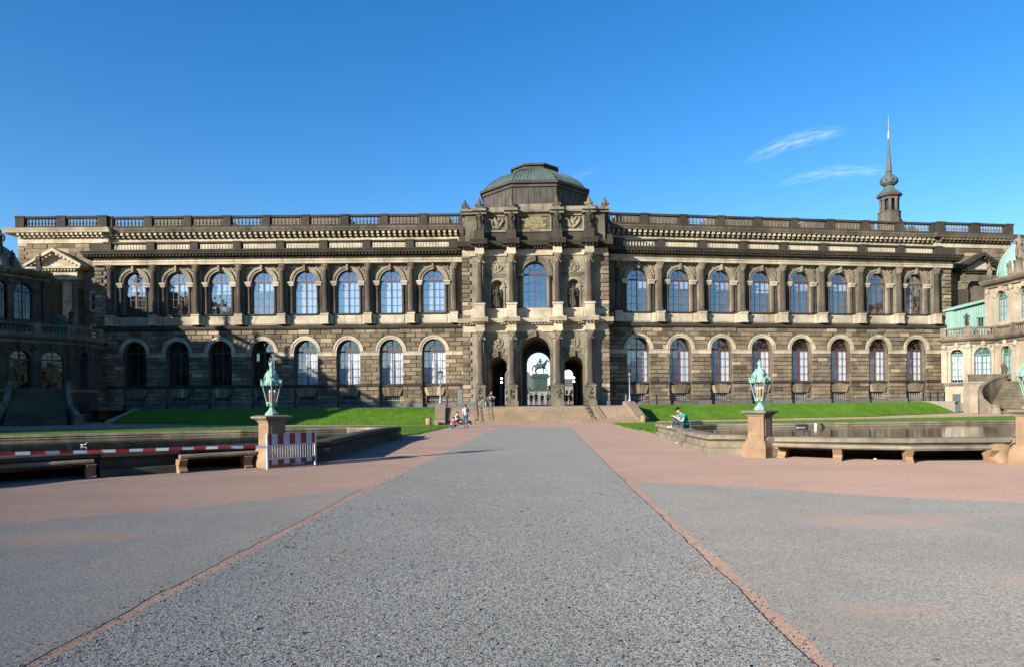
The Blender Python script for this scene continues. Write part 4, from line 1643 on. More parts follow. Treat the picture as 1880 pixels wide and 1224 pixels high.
    for x in (-1.86, 1.86):
        cc = MB()
        cc.lathe(F, x, .12, [(.22, 13.6), (.22, 13.8), (.16, 13.95), (.15, 16.9), (.2, 17.0), (.26, 17.45)], 8)
        mpart('colonnette', cc, 'column')
    for c, zs, r, top, half, d, sd0 in ((0, 8.15, 1.95, 10.55, 2.3, .06, 70), (-4.75, 6.4, 1.25, 8.0, 1.7, .05, 80), (4.8, 6.4, 1.25, 8.0, 1.7, .05, 90), (0, 17.85, 1.75, 20.0, 2.3, .03, 100)):
        for sg in (-1, 1):
            mpart('spandrel_relief', spandrel(F, c, zs, r, sg, top, half, d, sd0 + sg), 'relief')
    for i, (c, z, r) in enumerate(((-4.75, 9.35, .72), (4.8, 9.35, .72), (-4.72, 18.75, .68), (4.8, 18.75, .68))):
        md = MB()
        md.arch_ring(F, c, z, r - .12, r, -.05, .12, 26, 0, 2 * pi)
        relief(md, F, c, z, r * 1.0, r * 1.0, 0, 12, 140 + i, .15)
        mpart('medallion', md, 'relief')
    for i, c in enumerate((-4.75, 4.8)):
        gr = MB()
        for k in range(9):
            x = c - 1.5 + 3.0 * k / 8
            gr.blob(F(x, .04, 8.18 + .12 * sin(k * 2.4)), (.14, .12, .26), F.ang, .25, .8 * sin(k * 1.7), 7, 5)
            gr.blob(F(x + .17, .03, 8.0 + .1 * cos(k * 2)), (.1, .1, .18), F.ang, .25, sin(k * 3.0), 6, 4)
        gr.box(F, c - 1.6, c + 1.6, -.02, .07, 8.55, 8.66)
        mpart('frieze_relief', gr, 'relief')
        st = MB()
        st.box(F, c - 1.7, c + 1.7, -.02, .1, 17.75, 17.95)
        st.box(F, c - 1.7, c + 1.7, -.02, .07, 17.45, 17.75)
        mpart('band', st, 'mid')
        nr = MB()
        cc = (-4.72, 4.8)[i]
        nr.arch_ring(F, cc, 16.3, .78, 1.0, -.2, .12, 18)
        for sg in (-1, 1):
            lo, hi = sorted((cc + sg * .78, cc + sg * .98))
            nr.box(F, lo, hi, -.2, .1, 13.56, 16.3)
            nr.box(F, lo - .06, hi + .06, -.2, .2, 16.15, 16.32)
        mpart('niche_frame', nr, 'palemid')
    # attic with the inscription
    a = MB()
    a.box(F, -7.7, 7.85, -3.5, .0, 21.7, 25.2)
    a.box(F, -8.6, -7.2, -3.0, .5, 21.7, 25.1)
    a.box(F, 7.2, 8.75, -3.0, .5, 21.7, 25.1)
    mpart('attic_wall', a, 'mid')
    ab = MB()
    ab.box(F, -7.2, 7.2, -.3, .22, 21.75, 22.9)
    for x in CX:
        ab.box(F, x - .62, x + .62, .1, 1.7, 21.78, 23.0)
        ab.box(F, x - .55, x + .55, -.2, .34, 23.0, 25.1)
    mpart('attic_base', ab, 'soot')
    af = MB()
    for c, hw in ((-4.79, 1.45), (4.79, 1.45), (0, 2.15)):
        for z0, z1 in ((23.05, 23.3), (25.0, 25.15)):
            af.box(F, c - hw, c + hw, -.1, .2, z0, z1)
        for sg in (-1, 1):
            lo, hi = sorted((c + sg * hw, c + sg * (hw - .2)))
            af.box(F, lo, hi, -.1, .17, 23.3, 25.0)
    mpart('attic_panel_frame', af, 'palemid')
    for i, c in enumerate((-4.79, 4.79)):
        rl = MB()
        rl.lathe(F, c, .03, [(.5, 23.9), (.5, 24.0)], 12) if 0 else None
        for k, (dx, dz, sx_, sz_) in enumerate(((-.5, 0, .26, .55), (.1, .1, .3, .6), (.65, -.05, .26, .5), (-.1, .6, .18, .2), (.4, .5, .2, .22), (-.75, .45, .16, .18), (.2, -.5, .5, .22), (.85, .35, .15, .3), (-.3, -.45, .3, .25))):
            rl.blob(F(c + dx, .06, 24.15 + dz), (sx_, .22, sz_), F.ang, .28, .5 * sin(k * 2.1 + i), 8, 5)
        mpart('attic_relief', rl, 'relief')
    ac = MB()
    pf = [(-3.5, 25.2), (.2, 25.2), (.3, 25.32), (.62, 25.4), (.7, 25.62), (.5, 25.7), (-3.5, 25.7)]
    ac.run(F, pf, -8.7, 8.85)
    for x in CX:
        ac.run(F, [(.1, 25.1), (1.1, 25.1), (1.2, 25.34), (1.5, 25.42), (1.58, 25.64), (1.4, 25.73), (.1, 25.73)], x - .85, x + .85)
    for x0, x1 in ((-9.1, -7.1), (7.1, 9.25)):
        ac.run(F, [(-3.3, 25.15), (.85, 25.15), (.95, 25.36), (1.2, 25.44), (1.25, 25.66), (-3.3, 25.71)], x0, x1)
    ac.box(F, -8.2, 8.35, -3.3, .3, 25.7, 26.12)
    ac.box(F, -2.3, 2.3, -3, .2, 26.12, 26.5)
    mpart('attic_cornice', ac, 'palemid')
    for x, d, k in [(x, .9, 1.0) for x in CX] + [(-8.6, .5, .85), (8.75, .5, .85)]:
        q = MB()
        q.box(F, x - .36, x + .36, d - .35, d + .35, 25.71, 26.0)
        for j in range(3):
            zz = 26.1 + .34 * k * (j + .4)
            ww = (.42, .3, .17)[j] * k
            q.blob(F(x, d, zz), (ww, ww * .6, .3 * k), F.ang, .22, 0, 8, 5)
        for sg in (-1, 1):
            q.blob(F(x + sg * .4 * k, d, 26.25), (.2, .16, .2), F.ang, .2, 0, 7, 4)
        mpart('acroterion', q, 'mid')
    # inscription in gilt capitals
    plq = MB()
    plq.rect(F, -2.02, 2.02, 23.25, 25.05, .045)
    o = mpart('inscription_panel', plq, 'mid')
    rows = ("IOANNES REX SAXON", "FRIDERICI AVGVSTI FRATRIS OPVS", "AEDES ARTIBVS DICATAS", "PVBLICO VSVI PATERE", "REGIAE DOMVS DELICIAS ET GLORIAM", "POPVLO SVO ET POSTERIS SERVAVIT", "A MDCCCLV")
    wid = (1.78, 3.05, 2.2, 2.15, 2.95, 2.7, .9)
    for k, (tx, wd) in enumerate(zip(rows, wid)):
        cu = bpy.data.curves.new('lettering', 'FONT')
        cu.body = tx
        cu.align_x, cu.align_y = 'CENTER', 'CENTER'
        cu.size, cu.extrude, cu.offset = .30, .012, .008
        t = bpy.data.objects.new('lettering', cu)
        COL.objects.link(t)
        bpy.context.view_layer.update()
        me = bpy.data.meshes.new_from_object(t.evaluated_get(bpy.context.evaluated_depsgraph_get()))
        bpy.data.objects.remove(t)
        x0, x1 = min(v.co.x for v in me.vertices), max(v.co.x for v in me.vertices)
        kx = wd / (x1 - x0)
        zz = 24.87 - k * .235
        for v in me.vertices:
            v.co = F(v.co.x * kx, .075 + v.co.z, zz + v.co.y * .86) - WL[o.name]
        me.materials.clear()
        me.materials.append(M['gold'])
        sub('lettering', me, o)
    # drum, dome and lantern cap, octagonal
    dc = -7.6
    OCT = lambda ap: ap / cos(pi / 8)
    dr = MB()
    dr.lathe(F, 0, dc, [(OCT(6.85), 25.2), (OCT(6.85), 26.5), (OCT(6.7), 26.55), (OCT(6.7), 28.9)], 8, False, pi / 8)
    mpart('drum', dr, 'drumwall')
    ds = MB()
    for k in range(8):
        a = k * pi / 4 - pi / 2
        for j in range(-3, 4):
            h = 6.73
            tx, ty = -sin(a), cos(a)
            x, y = h * cos(a) + tx * j * .78, h * sin(a) + ty * j * .78
            ds.tube([F(x, dc + y, 26.6), F(x, dc + y, 28.88)], .035, 4, False)
        a2 = a + pi / 8
        ds.tube([F(OCT(6.72) * cos(a2), dc + OCT(6.72) * sin(a2), 26.5), F(OCT(6.72) * cos(a2), dc + OCT(6.72) * sin(a2), 28.9)], .09, 5, False)
    mpart('drum_seam', ds, 'drumwall')
    for k, (dx, zz, ww, hh) in enumerate(((-4.9, 28.0, .5, 1.3), (-4.35, 27.2, .4, .8), (2.1, 28.5, .3, .3), (-2.4, 28.7, .6, .6))):
        pass
    dk = MB()
    dk.lathe(F, 0, dc, [(OCT(6.7), 28.9), (OCT(6.9), 28.96), (OCT(6.9), 29.25), (OCT(7.2), 29.35), (OCT(7.25), 29.65), (OCT(6.9), 29.78), (OCT(6.75), 29.8)], 8, False, pi / 8)
    mpart('drum_cornice', dk, 'drumwall')
    dm = MB()
    prof = [(6.7, 29.78), (6.15, 30.5), (5.4, 31.2), (4.4, 31.85), (3.55, 32.25), (2.9, 32.45)]
    dm.lathe(F, 0, dc, [(OCT(r), z) for r, z in prof], 8, False, pi / 8)
    o = mpart('dome', dm, 'domecopper')
    se = MB()
    for k in range(8):
        a = k * pi / 4 - pi / 2
        for j in range(-6, 7):
            t = j / 6.0
            pts = []
            for r, z in prof:
                hw = r * math.tan(pi / 8) * t
                pts.append(F(r * cos(a) - sin(a) * hw, dc + r * sin(a) + cos(a) * hw, z + .02))
            se.tube(pts, .07 if abs(j) == 6 else .04, 4, False)
    sub('seam', se.mesh('seam', 'domecopper', WL[o.name]), o)
    cp = MB()
    cp.lathe(F, 0, dc, [(OCT(2.9), 32.35), (OCT(2.9), 32.9), (OCT(3.2), 32.97), (OCT(3.2), 33.2), (OCT(2.9), 33.3), (.05, 33.35)], 8, False, pi / 8)
    mpart('dome_cap', cp, 'drumwall')
    rfp = MB()
    rfp.box(F, E0, E1, -26, -1, 24.9, 25.25)
    mpart('roof', rfp, 'slate')
    o = put_window(W_CEN, museum, F, 0, -.75, 13.64, None, 'tall blue reflecting window over the gate')


W_CEN = window_template(1.52, 4.2, 'redframe', 9, glassmat='coated', rows=4)
pavilion()

# statues standing on and in the pavilion
NST = [statue_mesh(5, 'blackstat', 2.95, .25, .95), statue_mesh(8, 'blackstat', 3.0, -.05, .8)]
for k, (s, lab) in enumerate(((-4.72, 'dark draped statue in the niche left of the big window'), (4.8, 'dark statue in the niche right of the big window'))):
    tag(link('statue', NST[k], None, FP(s, -.1, 13.52), FP.ang), lab, 'statue', 'statues on the gate pavilion')
AST = [statue_mesh(20 + k, 'blackstat', 2.45, (.1, .3, -.1, .2)[k], 1.0) for k in range(4)]
for k, s in enumerate((-6.75, -2.83, 2.83, 6.75)):
    tag(link('statue', AST[k], None, FP(s, 1.15, 22.98), FP.ang),
        ('black attic statue at the left end of the inscription storey', 'black attic statue just left of the gilt inscription', 'black attic statue just right of the gilt inscription', 'black attic statue at the right end of the inscription storey')[k],
        'statue', 'statues on the gate pavilion')
for k, (s, lab) in enumerate(((-8.95, 'grey statue at the left flank of the attic beside the long balustrade'), (9.15, 'grey statue at the right flank of the attic beside the long balustrade'))):
    tag(link('statue', AST[k], None, FP(s, -.3, 22.6), FP.ang + (-.6 if k == 0 else .6), 1.0), lab, 'statue', 'statues on the gate pavilion')
pb_ = MB()
for s in (-8.95, 9.15):
    pb_.box(FP, s - .5, s + .5, -.8, .2, 21.7, 22.58)
mpart('statue_pedestal', pb_, 'soot')

# lit globe lanterns inside the side passages
lt = MB()
lt.tube([Vector((0, 0, .62)), Vector((0, 0, 1.25))], .03, 6)
for k, (s, lab) in enumerate(((-4.55, 'lit double globe lantern in the left side passage'), (4.9, 'lit double globe lantern in the right side passage'))):
    p = FP(s, -4.0, 4.55)
    t = thing('passage_lantern', lab, 'lantern', p, 'lanterns in the passages')
    sub('hanger', lt.mesh('hanger', 'iron'), t)
    for z in (0, .48):
        gm = MB()
        gm.blob(Vector((0, 0, z)), (.13, .13, .13), 0, 0, 0, 10, 7)
        sub('globe', gm.mesh('globe', 'lamp'), t)
    hm = MB()
    hm.tube([Vector((0, 0, 1.2)), Vector((0, 0, 3.05))], .02, 6)
    sub('chain', hm.mesh('chain', 'iron'), t)


# ------------------------------------------------------------------ steps up to the terrace
def terrace_steps():
    a = atan2(sr_.y - sl.y, sr_.x - sl.x)
    F = frame(sl.x, sl.y, a)
    W = (sr_ - sl).length
    n, run_ = 9, 4.5
    st = thing('staircase', 'broad flight of nine sandstone steps leading up to the gate', 'steps', F(W / 2, 0, 0))
    rise, tread = ZT / n, run_ / n
    for i in range(n):
        mb = MB()
        x = 0.75
        while x < W - .75:
            x2 = min(x + RND.uniform(2.2, 3.2), W - .75)
            if W - .75 - x2 < 1:
                x2 = W - .75
            mb.box(F, x + .004, x2 - .004, -tread * (i + 1) - .25, -tread * i, -.02 if i == 0 else rise * i - .05, rise * (i + 1) + RND.uniform(-.004, .004), .012)
            x = x2
        part('step', mb, 'step', st)
    top = MB()
    top.box(F, .3, W - .3, -run_ - 3.0, -run_ - .2, ZT - .2, ZT + .012)
    part('landing', top, 'step', st)
    for x0, x1 in ((-.12, .78), (W - .78, W + .12)):
        c = MB()
        pts = [(-.35, -.1), (-.35, .42), (.6, .50), (run_ - .1, ZT + .42), (run_ + .9, ZT + .42), (run_ + .9, -.1)]
        v = [F(x0, -d, z) for d, z in pts] + [F(x1, -d, z) for d, z in pts]
        m = len(pts)
        c.add(v, [list(range(m)), list(range(m, 2 * m))[::-1]] + [(i, (i + 1) % m, m + (i + 1) % m, m + i) for i in range(m)])
        part('cheek_wall', c, 'step', st)
    # wrought iron handrails with knobbed balusters
    for x, lab in ((3.6, 'left thin iron handrail running up the broad steps'), (W - 4.75, 'right thin iron handrail running up the broad steps')):
        t = thing('handrail', lab, 'handrail', F(x, .05, 0), 'handrails on the steps')
        tk = MB()
        top_ = [F(x, -tread * i - .15, rise * (i + 1) + .88) for i in range(n)]
        tk.tube([F(x, .25, .86)] + top_ + [F(x, -run_ - .5, ZT + .9)], .028, 6)
        part('rail', tk, 'iron', t)
        bk = MB()
        low = [F(x, -tread * i - .15, rise * (i + 1) + .2) for i in range(n)]
        bk.tube(low, .016, 5)
        part('lower_rail', bk, 'iron', t)
        for i in range(n):
            b = MB()
            p = F(x, -tread * i - .15, rise * (i + 1))
            b.tube([p, p + Vector((0, 0, .9))], .015, 5)
            for zz in (.28, .58) if i % 2 else (.42,):
                b.blob(p + Vector((0, 0, zz)), (.055, .055, .07), 0, 0, 0, 7, 5)
            part('baluster', b, 'iron', t)
    return F, W


SF, SW = terrace_steps()


# ------------------------------------------------------------------ small cream pavilions at both ends
def facets(pts):
    out = []
    for a, b in zip(pts, pts[1:]):
        f = frame(a[0], a[1], atan2(b[1] - a[1], b[0] - a[0]))
        out.append((f, sqrt((b[0] - a[0]) ** 2 + (b[1] - a[1]) ** 2)))
    return out


W_GREEN = window_template(.72, 3.75, 'greenframe', 11, rows=4, cols=4, heavy=.07)
W_GREENW = window_template(1.0, 3.6, 'greenframe', 12, rows=4, cols=4, heavy=.08)
W_UPG = window_template(.85, 3.1, 'greenframe', 13, rows=3, cols=4, heavy=.07)
W_UPB = window_template(.95, 3.1, 'bluegreen', 14, rows=3, cols=3, heavy=.07, glassmat='dimglass')
W_DKW = window_template(1.05, 3.3, 'bluegreen', 15, rows=4, cols=4, heavy=.08, glassmat='dimglass')
W_DKN = window_template(.72, 3.75, 'bluegreen', 16, rows=4, cols=4, heavy=.07, glassmat='dimglass')
B_UPG = blind_mesh(.85, 3.1, 1.0)


def corner_pavilion(label, low, upp, stonemat, dark, wins, uwins, tpl, domepx, side):
    P0 = low[0]
    o = thing('pavilion_building', label, 'pavilion', (P0[0], P0[1], 0))
    pt = lambda name, mb, mat: part(name, mb, mat, o)
    lf, uf = facets(low), facets(upp)
    w, cn, bz, pl, rl, pan = MB(), MB(), MB(), MB(), MB(), MB()
    for i, (f, L) in enumerate(lf):
        t = wins[i]
        if t:
            c, r, tp, h, z0 = t
            c = c * L
            w.arch_wall(f, 0, L, -.2, 10, c, r, z0, z0 + h, 0, .5)
            put = link('window', tp[0], o, f(c, -.35, z0), f.ang)
            sub('pane', tp[1], put)
            if not dark:
                sub('blind', blind_mesh(r, h, .9), put)
            ar = MB()
            ar.arch_ring(f, c, z0 + h, r, r + .28, -.1, .12, 16)
            ar.box(f, c - .16, c + .16, 0, .35, z0 + h + r - .1, z0 + h + r + .55)
            for sg in (-1, 1):
                a, b = sorted((c + sg * r, c + sg * (r + .26)))
                ar.box(f, a, b, -.1, .1, z0, z0 + h)
            pt('window_surround', ar, stonemat)
            for k in range(5):
                a = pi * (k + .5) / 5
                rl.blob(f(c - (r + .45) * cos(a), .05, z0 + h + (r + .42) * sin(a)), (.2, .12, .2), f.ang, .3, a, 6, 4)
            rl.blob(f(c, .2, z0 + h + r + .45), (.35, .25, .4), f.ang, .25, 0, 7, 5)
        else:
            w.rect(f, 0, L, -.2, 10, 0)
        for s in (0.0, L):
            pl = MB()
            pl.box(f, s - .35, s + .35, -.1, .22, 3.95, 8.6)
            pl.box(f, s - .28, s + .28, .15, .27, 4.3, 8.2)
            pt('pilaster', pl, stonemat)
            rl.blob(f(s, .25, 8.75), (.4, .2, .35), f.ang, .3, 0, 7, 4)
        cn.run(f, [(-.6, 9.05), (.2, 9.05), (.25, 9.4), (.6, 9.5), (.85, 9.75), (.9, 10.0), (-.6, 10.05)], -.35, L + .35)
        bz.box(f, -.1, L + .1, -.2, .18, 3.55, 3.9)
        bz.box(f, -.05, L + .05, -.2, .12, -.2, 1.3)
        nb = max(2, int(L / .42))
        bb = MB()
        bb.box(f, -.05, L + .05, .1, .5, 10.05, 10.25)
        bb.box(f, -.05, L + .05, .06, .54, 11.0, 11.2)
        for s in (0.0, L):
            bb.box(f, s - .35, s + .35, .0, .6, 10.06, 11.28)
        b_o = pt('balustrade', bb, 'creamdark')
        b2 = MB()
        baluster_run(b2, f, .4, L - .4, .3, 10.25, 11.0, nb, .12)
        sub('balusters', b2.mesh('balusters', 'creamdark', WL[b_o.name]), b_o)
    fl = MB()
    top = [Vector((p[0], p[1], 9.9)) for p in low]
    back = [Vector((p[0] + 3 * side, p[1] + 14, 9.9)) for p in (low[-1], low[0])]
    fl.add(top + back, [list(range(len(top) + 2))])
    pt('terrace_roof', fl, 'creamdark')
    pt('wall', w, stonemat)
    pt('carved_ornament', rl, stonemat)
    pt('cornice', cn, 'creamdark')
    pt('base_course', bz, 'creamdark')
    w, cn, pl, rl = MB(), MB(), MB(), MB()
    for i, (f, L) in enumerate(uf):
        cs = uwins[i]
        e = [0] + [(a + b) / 2 * L for a, b in zip(cs, cs[1:])] + [L]
        for k, c in enumerate(cs):
            c *= L
            r = tpl[2]
            w.arch_wall(f, e[k], e[k + 1], 10, 16.4, c, r, 11.75, 14.85, 0, .45)
            q = link('window', tpl[0], o, f(c, -.3, 11.75), f.ang)
            sub('pane', tpl[1], q)
            if not dark:
                sub('blind', B_UPG, q)
            ar = MB()
            ar.arch_ring(f, c, 14.85, r, r + .3, -.1, .14, 16)
            ar.box(f, c - .2, c + .2, 0, .35, 14.85 + r, 14.85 + r + .6)
            pt('window_surround', ar, stonemat)
            for s in (e[k], e[k + 1]):
                pl = MB()
                pl.box(f, s - .3, s + .3, -.1, .25, 11.3, 15.6)
                pt('pilaster', pl, stonemat)
                rl.blob(f(s, .25, 15.9), (.38, .2, .4), f.ang, .3, 0, 7, 4)
            for k2 in range(6):
                a = pi * (k2 + .5) / 6
                rl.blob(f(c - (r + .5) * cos(a), .05, 14.85 + (r + .5) * sin(a)), (.2, .13, .22), f.ang, .3, a, 6, 4)
        cn.run(f, [(-.6, 16.3), (.25, 16.3), (.3, 16.6), (.75, 16.75), (1.0, 17.05), (1.05, 17.3), (-.6, 17.4)], -.4, L + .4)
        pl = MB()
        pl.box(f, 0, L, -.1, .12, 10.3, 11.3)
        pt('sill_band', pl, stonemat)
    pt('wall', w, stonemat)
    pt('carved_ornament', rl, stonemat)
    pt('cornice', cn, 'creamdark')
    # body behind the facets, and the copper dome
    u0, un = upp[0], upp[-1]
    bx = MB()
    poly = [Vector((p[0], p[1], 0)) for p in upp] + [Vector((un[0] + side * 14, un[1] + 2, 0)), Vector((u0[0] + side * 14, u0[1] + 3, 0))] if side > 0 else \
        [Vector((p[0], p[1], 0)) for p in upp] + [Vector((un[0] - 2, un[1] + 6, 0)), Vector((u0[0] - 6, u0[1] + 8, 0))]
    n = len(poly)
    tp_ = [Vector((p.x, p.y, 17.35)) for p in poly]
    bx.add(tp_, [list(range(n))])
    lo = [Vector((p.x, p.y, -.2)) for p in poly]
    k0 = len(upp) - 1
    bx.add(lo + tp_, [(i, (i + 1) % n, n + (i + 1) % n, n + i) for i in range(k0, n)])
    pt('body', bx, stonemat)
    dm = MB()
    dx, dy, dr, dh = domepx
    dm.lathe(WF, dx, -dy, [(dr, 17.3), (dr * .985, 17.9)] + [(dr * cos(t * pi / 20) ** .85 + .02, 17.9 + dh * sin(t * pi / 20)) for t in range(1, 10)] + [(.3, 17.9 + dh)], 28)
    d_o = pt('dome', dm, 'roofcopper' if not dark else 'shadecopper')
    sm = MB()
    for k in range(28):
        a = 2 * pi * k / 28
        sm.tube([Vector((dx + cos(a) * rr, dy + sin(a) * rr, zz + .03)) for rr, zz in [(dr * cos(t * pi / 20) ** .85, 17.9 + dh * sin(t * pi / 20)) for t in range(0, 9)]], .045, 4, False)
    sub('seam', sm.mesh('seam', 'roofcopper' if not dark else 'shadecopper', WL[d_o.name]), d_o)
    return o


XY = lambda px, Y: ((px - PX) / FPX * Y, Y)
lowR = [XY(1735, 92.6), XY(1778, 90.6), XY(1832, 89.6), XY(1868, 86.0), XY(1990, 75)]
uppR = [XY(1816, 91.2), XY(1860, 87.2), XY(1990, 77)]
winR = [(.53, .72, W_GREEN, 3.75, 3.95), (.5, 1.0, W_GREENW, 3.6, 4.0), (.47, 1.0, W_GREENW, 3.6, 4.0), None]
corner_pavilion('cream stone pavilion with green windows and a bright copper dome', lowR, uppR, 'cream', False, winR, [[.58], [.2, .55, .85]], (W_UPG[0], W_UPG[1], .85),
                (66.0, 87.8, 4.6, 4.4), 1)
lowL = [XY(-170, 66), XY(-30, 73), XY(66, 77.2), XY(128, 79.5), XY(179, 84)]
uppL = [XY(-200, 68), XY(20, 76), XY(84, 79.2)]
winL = [None, (.7, 1.0, W_DKW, 3.3, 3.9), (.5, 1.05, W_DKW, 3.3, 3.9), (.5, .72, W_DKN, 3.75, 3.9)]
corner_pavilion('shadowed baroque pavilion with a green dome and dark windows', lowL, uppL, 'grimyshade', True, winL, [[.3, .6, .9], [.38]], (W_UPB[0], W_UPB[1], .95),
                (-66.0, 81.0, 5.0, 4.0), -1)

# statues and vases on the pavilions
PST = [statue_mesh(50, 'creamdark', 2.3, .2, 1.0), statue_mesh(51, 'blackstat', 2.2, -.1, 1.0), statue_mesh(52, 'creamdark', 2.6, .4, 1.2)]
for px, Y, z, k, lab, sc_ in (
        (1818, 90.6, 17.35, 2, 'pale statue at the left corner of the bright copper dome', 1.0), (1856, 86.9, 17.3, 0, 'small pale statue in front of the bright copper dome', .9),
        (1873, 85.8, 19.0, 2, 'tall carved statue group high beside the bright copper dome', 1.3),
        (1776, 90.2, 11.25, 1, 'dark statue pair on the right pavilion terrace by the copper shed', .85),
        (1843, 88.0, 4.7, 0, 'pale putto statue on the landing before the green door', .8),
        (76, 78.6, 17.35, 1, 'black silhouetted statue at the corner of the shadowed green dome', 1.0), (25, 76.0, 17.3, 1, 'black statue in front of the shadowed green dome', .95),
        (3, 75.2, 18.6, 1, 'tall black statue at the left picture edge beside the shadowed dome', 1.3),
        (133, 79.2, 11.2, 1, 'black statue pair on the shadowed pavilion terrace', .9)):
    x, y = XY(px, Y)
    tag(link('statue', PST[k], None, (x, y, z), RND.uniform(-.4, .4), sc_), lab, 'statue', 'statues on the corner pavilions')
for px, Y, z0, z1 in ((1873, 85.8, 17.2, 19.02), (3, 75.2, 17.2, 18.62)):
    x, y = XY(px, Y)
    m = MB()
    m.lathe(WF, x, -y, [(.8, z0), (.8, z0 + .3), (.55, z0 + .5), (.5, z1 - .2), (.7, z1)], 10)
    tag(part('statue_plinth', m, 'creamdark'), ('pale' if px > 900 else 'dark') + ' carved plinth under the tall statue beside the ' + ('bright' if px > 900 else 'shadowed') + ' dome', 'plinth')

# copper clad attic shed between the right pavilion and the gallery, and the dark one on the left
cb = thing('roof_shed', 'bright turquoise copper clad shed with a sloping roof behind the terrace balustrade', 'shed', (*XY(1753, 93.6), 10))
f = frame(*XY(1750, 93.6), radians(3))
m = MB()
m.prism(f, [(0, 9.6), (5.4, 9.6), (5.4, 15.2), (0, 13.9)], -4, 0)
part('wall', m, 'roofcopper', cb)
m = MB()
m.prism(f, [(-.3, 13.85), (5.5, 15.25), (5.5, 15.55), (-.3, 14.15)], -4, .5)
part('roof', m, 'roofcopper', cb)
m = MB()
for k in range(14):
    m.box(f, .3 + k * .37, .34 + k * .37, 0, .05, 9.8, 13.95 + k * .085)
part('seam', m, 'roofcopper', cb)
m = MB()
m.rect(f, 3.55, 4.4, 11.6, 12.75, .03)
m.box(f, 3.45, 4.5, 0, .1, 12.75, 12.85)
part('hatch', m, 'interior', cb)
cb = thing('roof_shed', 'dark green copper roof slope behind the shadowed pavilion terrace', 'shed', (*XY(85, 81.5), 10))
f = frame(*XY(82, 81.8), radians(8))
m = MB()
m.prism(f, [(0, 9.6), (3.4, 9.6), (3.4, 11.6), (0, 13.4)], -3, 0)
part('wall', m, 'shadecopper', cb)

# stairs in front of the pavilions


def wall_path(mb, pts, h, th, cap=True):
    for (a, b) in zip(pts, pts[1:]):
        a, b = Vector(a), Vector(b)
        t = Vector((b.x - a.x, b.y - a.y, 0)).normalized()
        n = Vector((t.y, -t.x, 0)) * th / 2
        for z0, z1, k in ((-.05, h - .22, 1.0), (h - .22, h, 1.35)):
            n2 = n * k
            lo = lambda p, zz: Vector((p.x, p.y, p.z + zz))
            A0 = -a.z - .05 if z0 < 0 else z0
            B0 = -b.z - .05 if z0 < 0 else z0
            v = [lo(a + n2, A0), lo(b + n2, B0), lo(b - n2, B0), lo(a - n2, A0), lo(a + n2, z1), lo(b + n2, z1), lo(b - n2, z1), lo(a - n2, z1)]
            mb.add(v, ((0, 1, 2, 3), (4, 5, 6, 7), (0, 1, 5, 4), (1, 2, 6, 5), (2, 3, 7, 6), (3, 0, 4, 7)))


def pavilion_stairs(label, Bm, T, wdir, width, mat, wallmat, flare, path=None):
    Bm, T = Vector((*Bm, 0)), Vector((*T, 3.9))
    w = Vector((*wdir, 0)).normalized()
    o = thing('staircase', label, 'steps', Bm)
    n = 22
    for i in range(n):
        p, q = Bm.lerp(T, i / n), Bm.lerp(T, (i + 1) / n)
        m = MB()
        z = q.z
        nose = (p - q).normalized() * .045
        nose.z = 0
        m.cur = 0
        tv = [Vector((a.x, a.y, zz)) for zz in (z - .045, z) for a in (p + nose, p + nose + w * width, T + w * width if i == n - 1 else q + w * width + (q - p) * .6, q + (q - p) * .6)]
        m.add(tv, ((0, 1, 2, 3), (4, 5, 6, 7), (0, 1, 5, 4), (1, 2, 6, 5), (2, 3, 7, 6), (3, 0, 4, 7)))
        m.cur = 1
        v = [Vector((a.x, a.y, zz)) for zz in (max(-.05, z - .4), z - .045) for a in (p, p + w * width, T + w * width if i == n - 1 else q + w * width * 1.0 + (q - p) * .6, q + (q - p) * .6)]
        m.add(v, ((0, 1, 2, 3), (4, 5, 6, 7), (0, 1, 5, 4), (1, 2, 6, 5), (2, 3, 7, 6), (3, 0, 4, 7)))
        part('step', m, [mat, 'grimyshade'], o)
    # sweeping parapet ending in a volute
    d = (T - Bm)
    for side_, sg in ((Vector((0, 0, 0)), 1), (w * width, -1)):
        pts = [Vector(p) for p in path] if path and sg > 0 else [T + side_ + d * .06, T + side_, Bm.lerp(T, .75) + side_, Bm.lerp(T, .5) + side_ - w * .1 * sg, Bm.lerp(T, .28) + side_ - w * .55 * sg * flare, Bm.lerp(T, .12) + side_ - w * 1.3 * sg * flare, Bm + side_ - w * 1.75 * sg * flare, Bm - d * .06 + side_ - w * 1.7 * sg * flare]
        pts[0].z = T.z
        m = MB()
        wall_path(m, pts, .82, .34)
        e = pts[-1]
        m.lathe(WF, e.x, -e.y, [(.55, -.05), (.6, .2), (.45, .5), (.5, .9), (.62, 1.0), (.3, 1.1)], 14)
        part('parapet', m, wallmat, o)
    return o


pavilion_stairs('flight of mossy stone stairs with a curved parapet climbing to the cream pavilion', XY(1812, 79.3), XY(1846, 86.0), (.76, -.65), 6.4, 'stepdark', 'creamdark', 1.0, [(60.6, 86.4, 3.9), (60.0, 86.0, 3.9), (58.4, 85.2, 3.6), (56.6, 84.1, 3.1), (55.0, 82.8, 2.5), (53.9, 81.5, 1.8), (53.3, 80.3, 1.1), (53.3, 79.2, .45), (53.8, 78.5, .1)])
pavilion_stairs('dark flight of stairs with a curved parapet before the shadowed pavilion', XY(5, 66.5), XY(20, 73.0), (.85, .45), 5.2, 'stepdark', 'creamdark', .6)
ld = thing('landing', 'dirty stone landing block with a plain parapet left of the mossy stairs', 'landing', (*XY(1780, 88.0), 0))
f = frame(*XY(1780, 88.0), radians(-8))
m = MB()
m.box(f, 0, 4.9, -1.6, 0, -.1, 3.9)
m.box(f, 0, 4.9, -.1, .12, 3.75, 4.0)
part('wall', m, 'cream', ld)
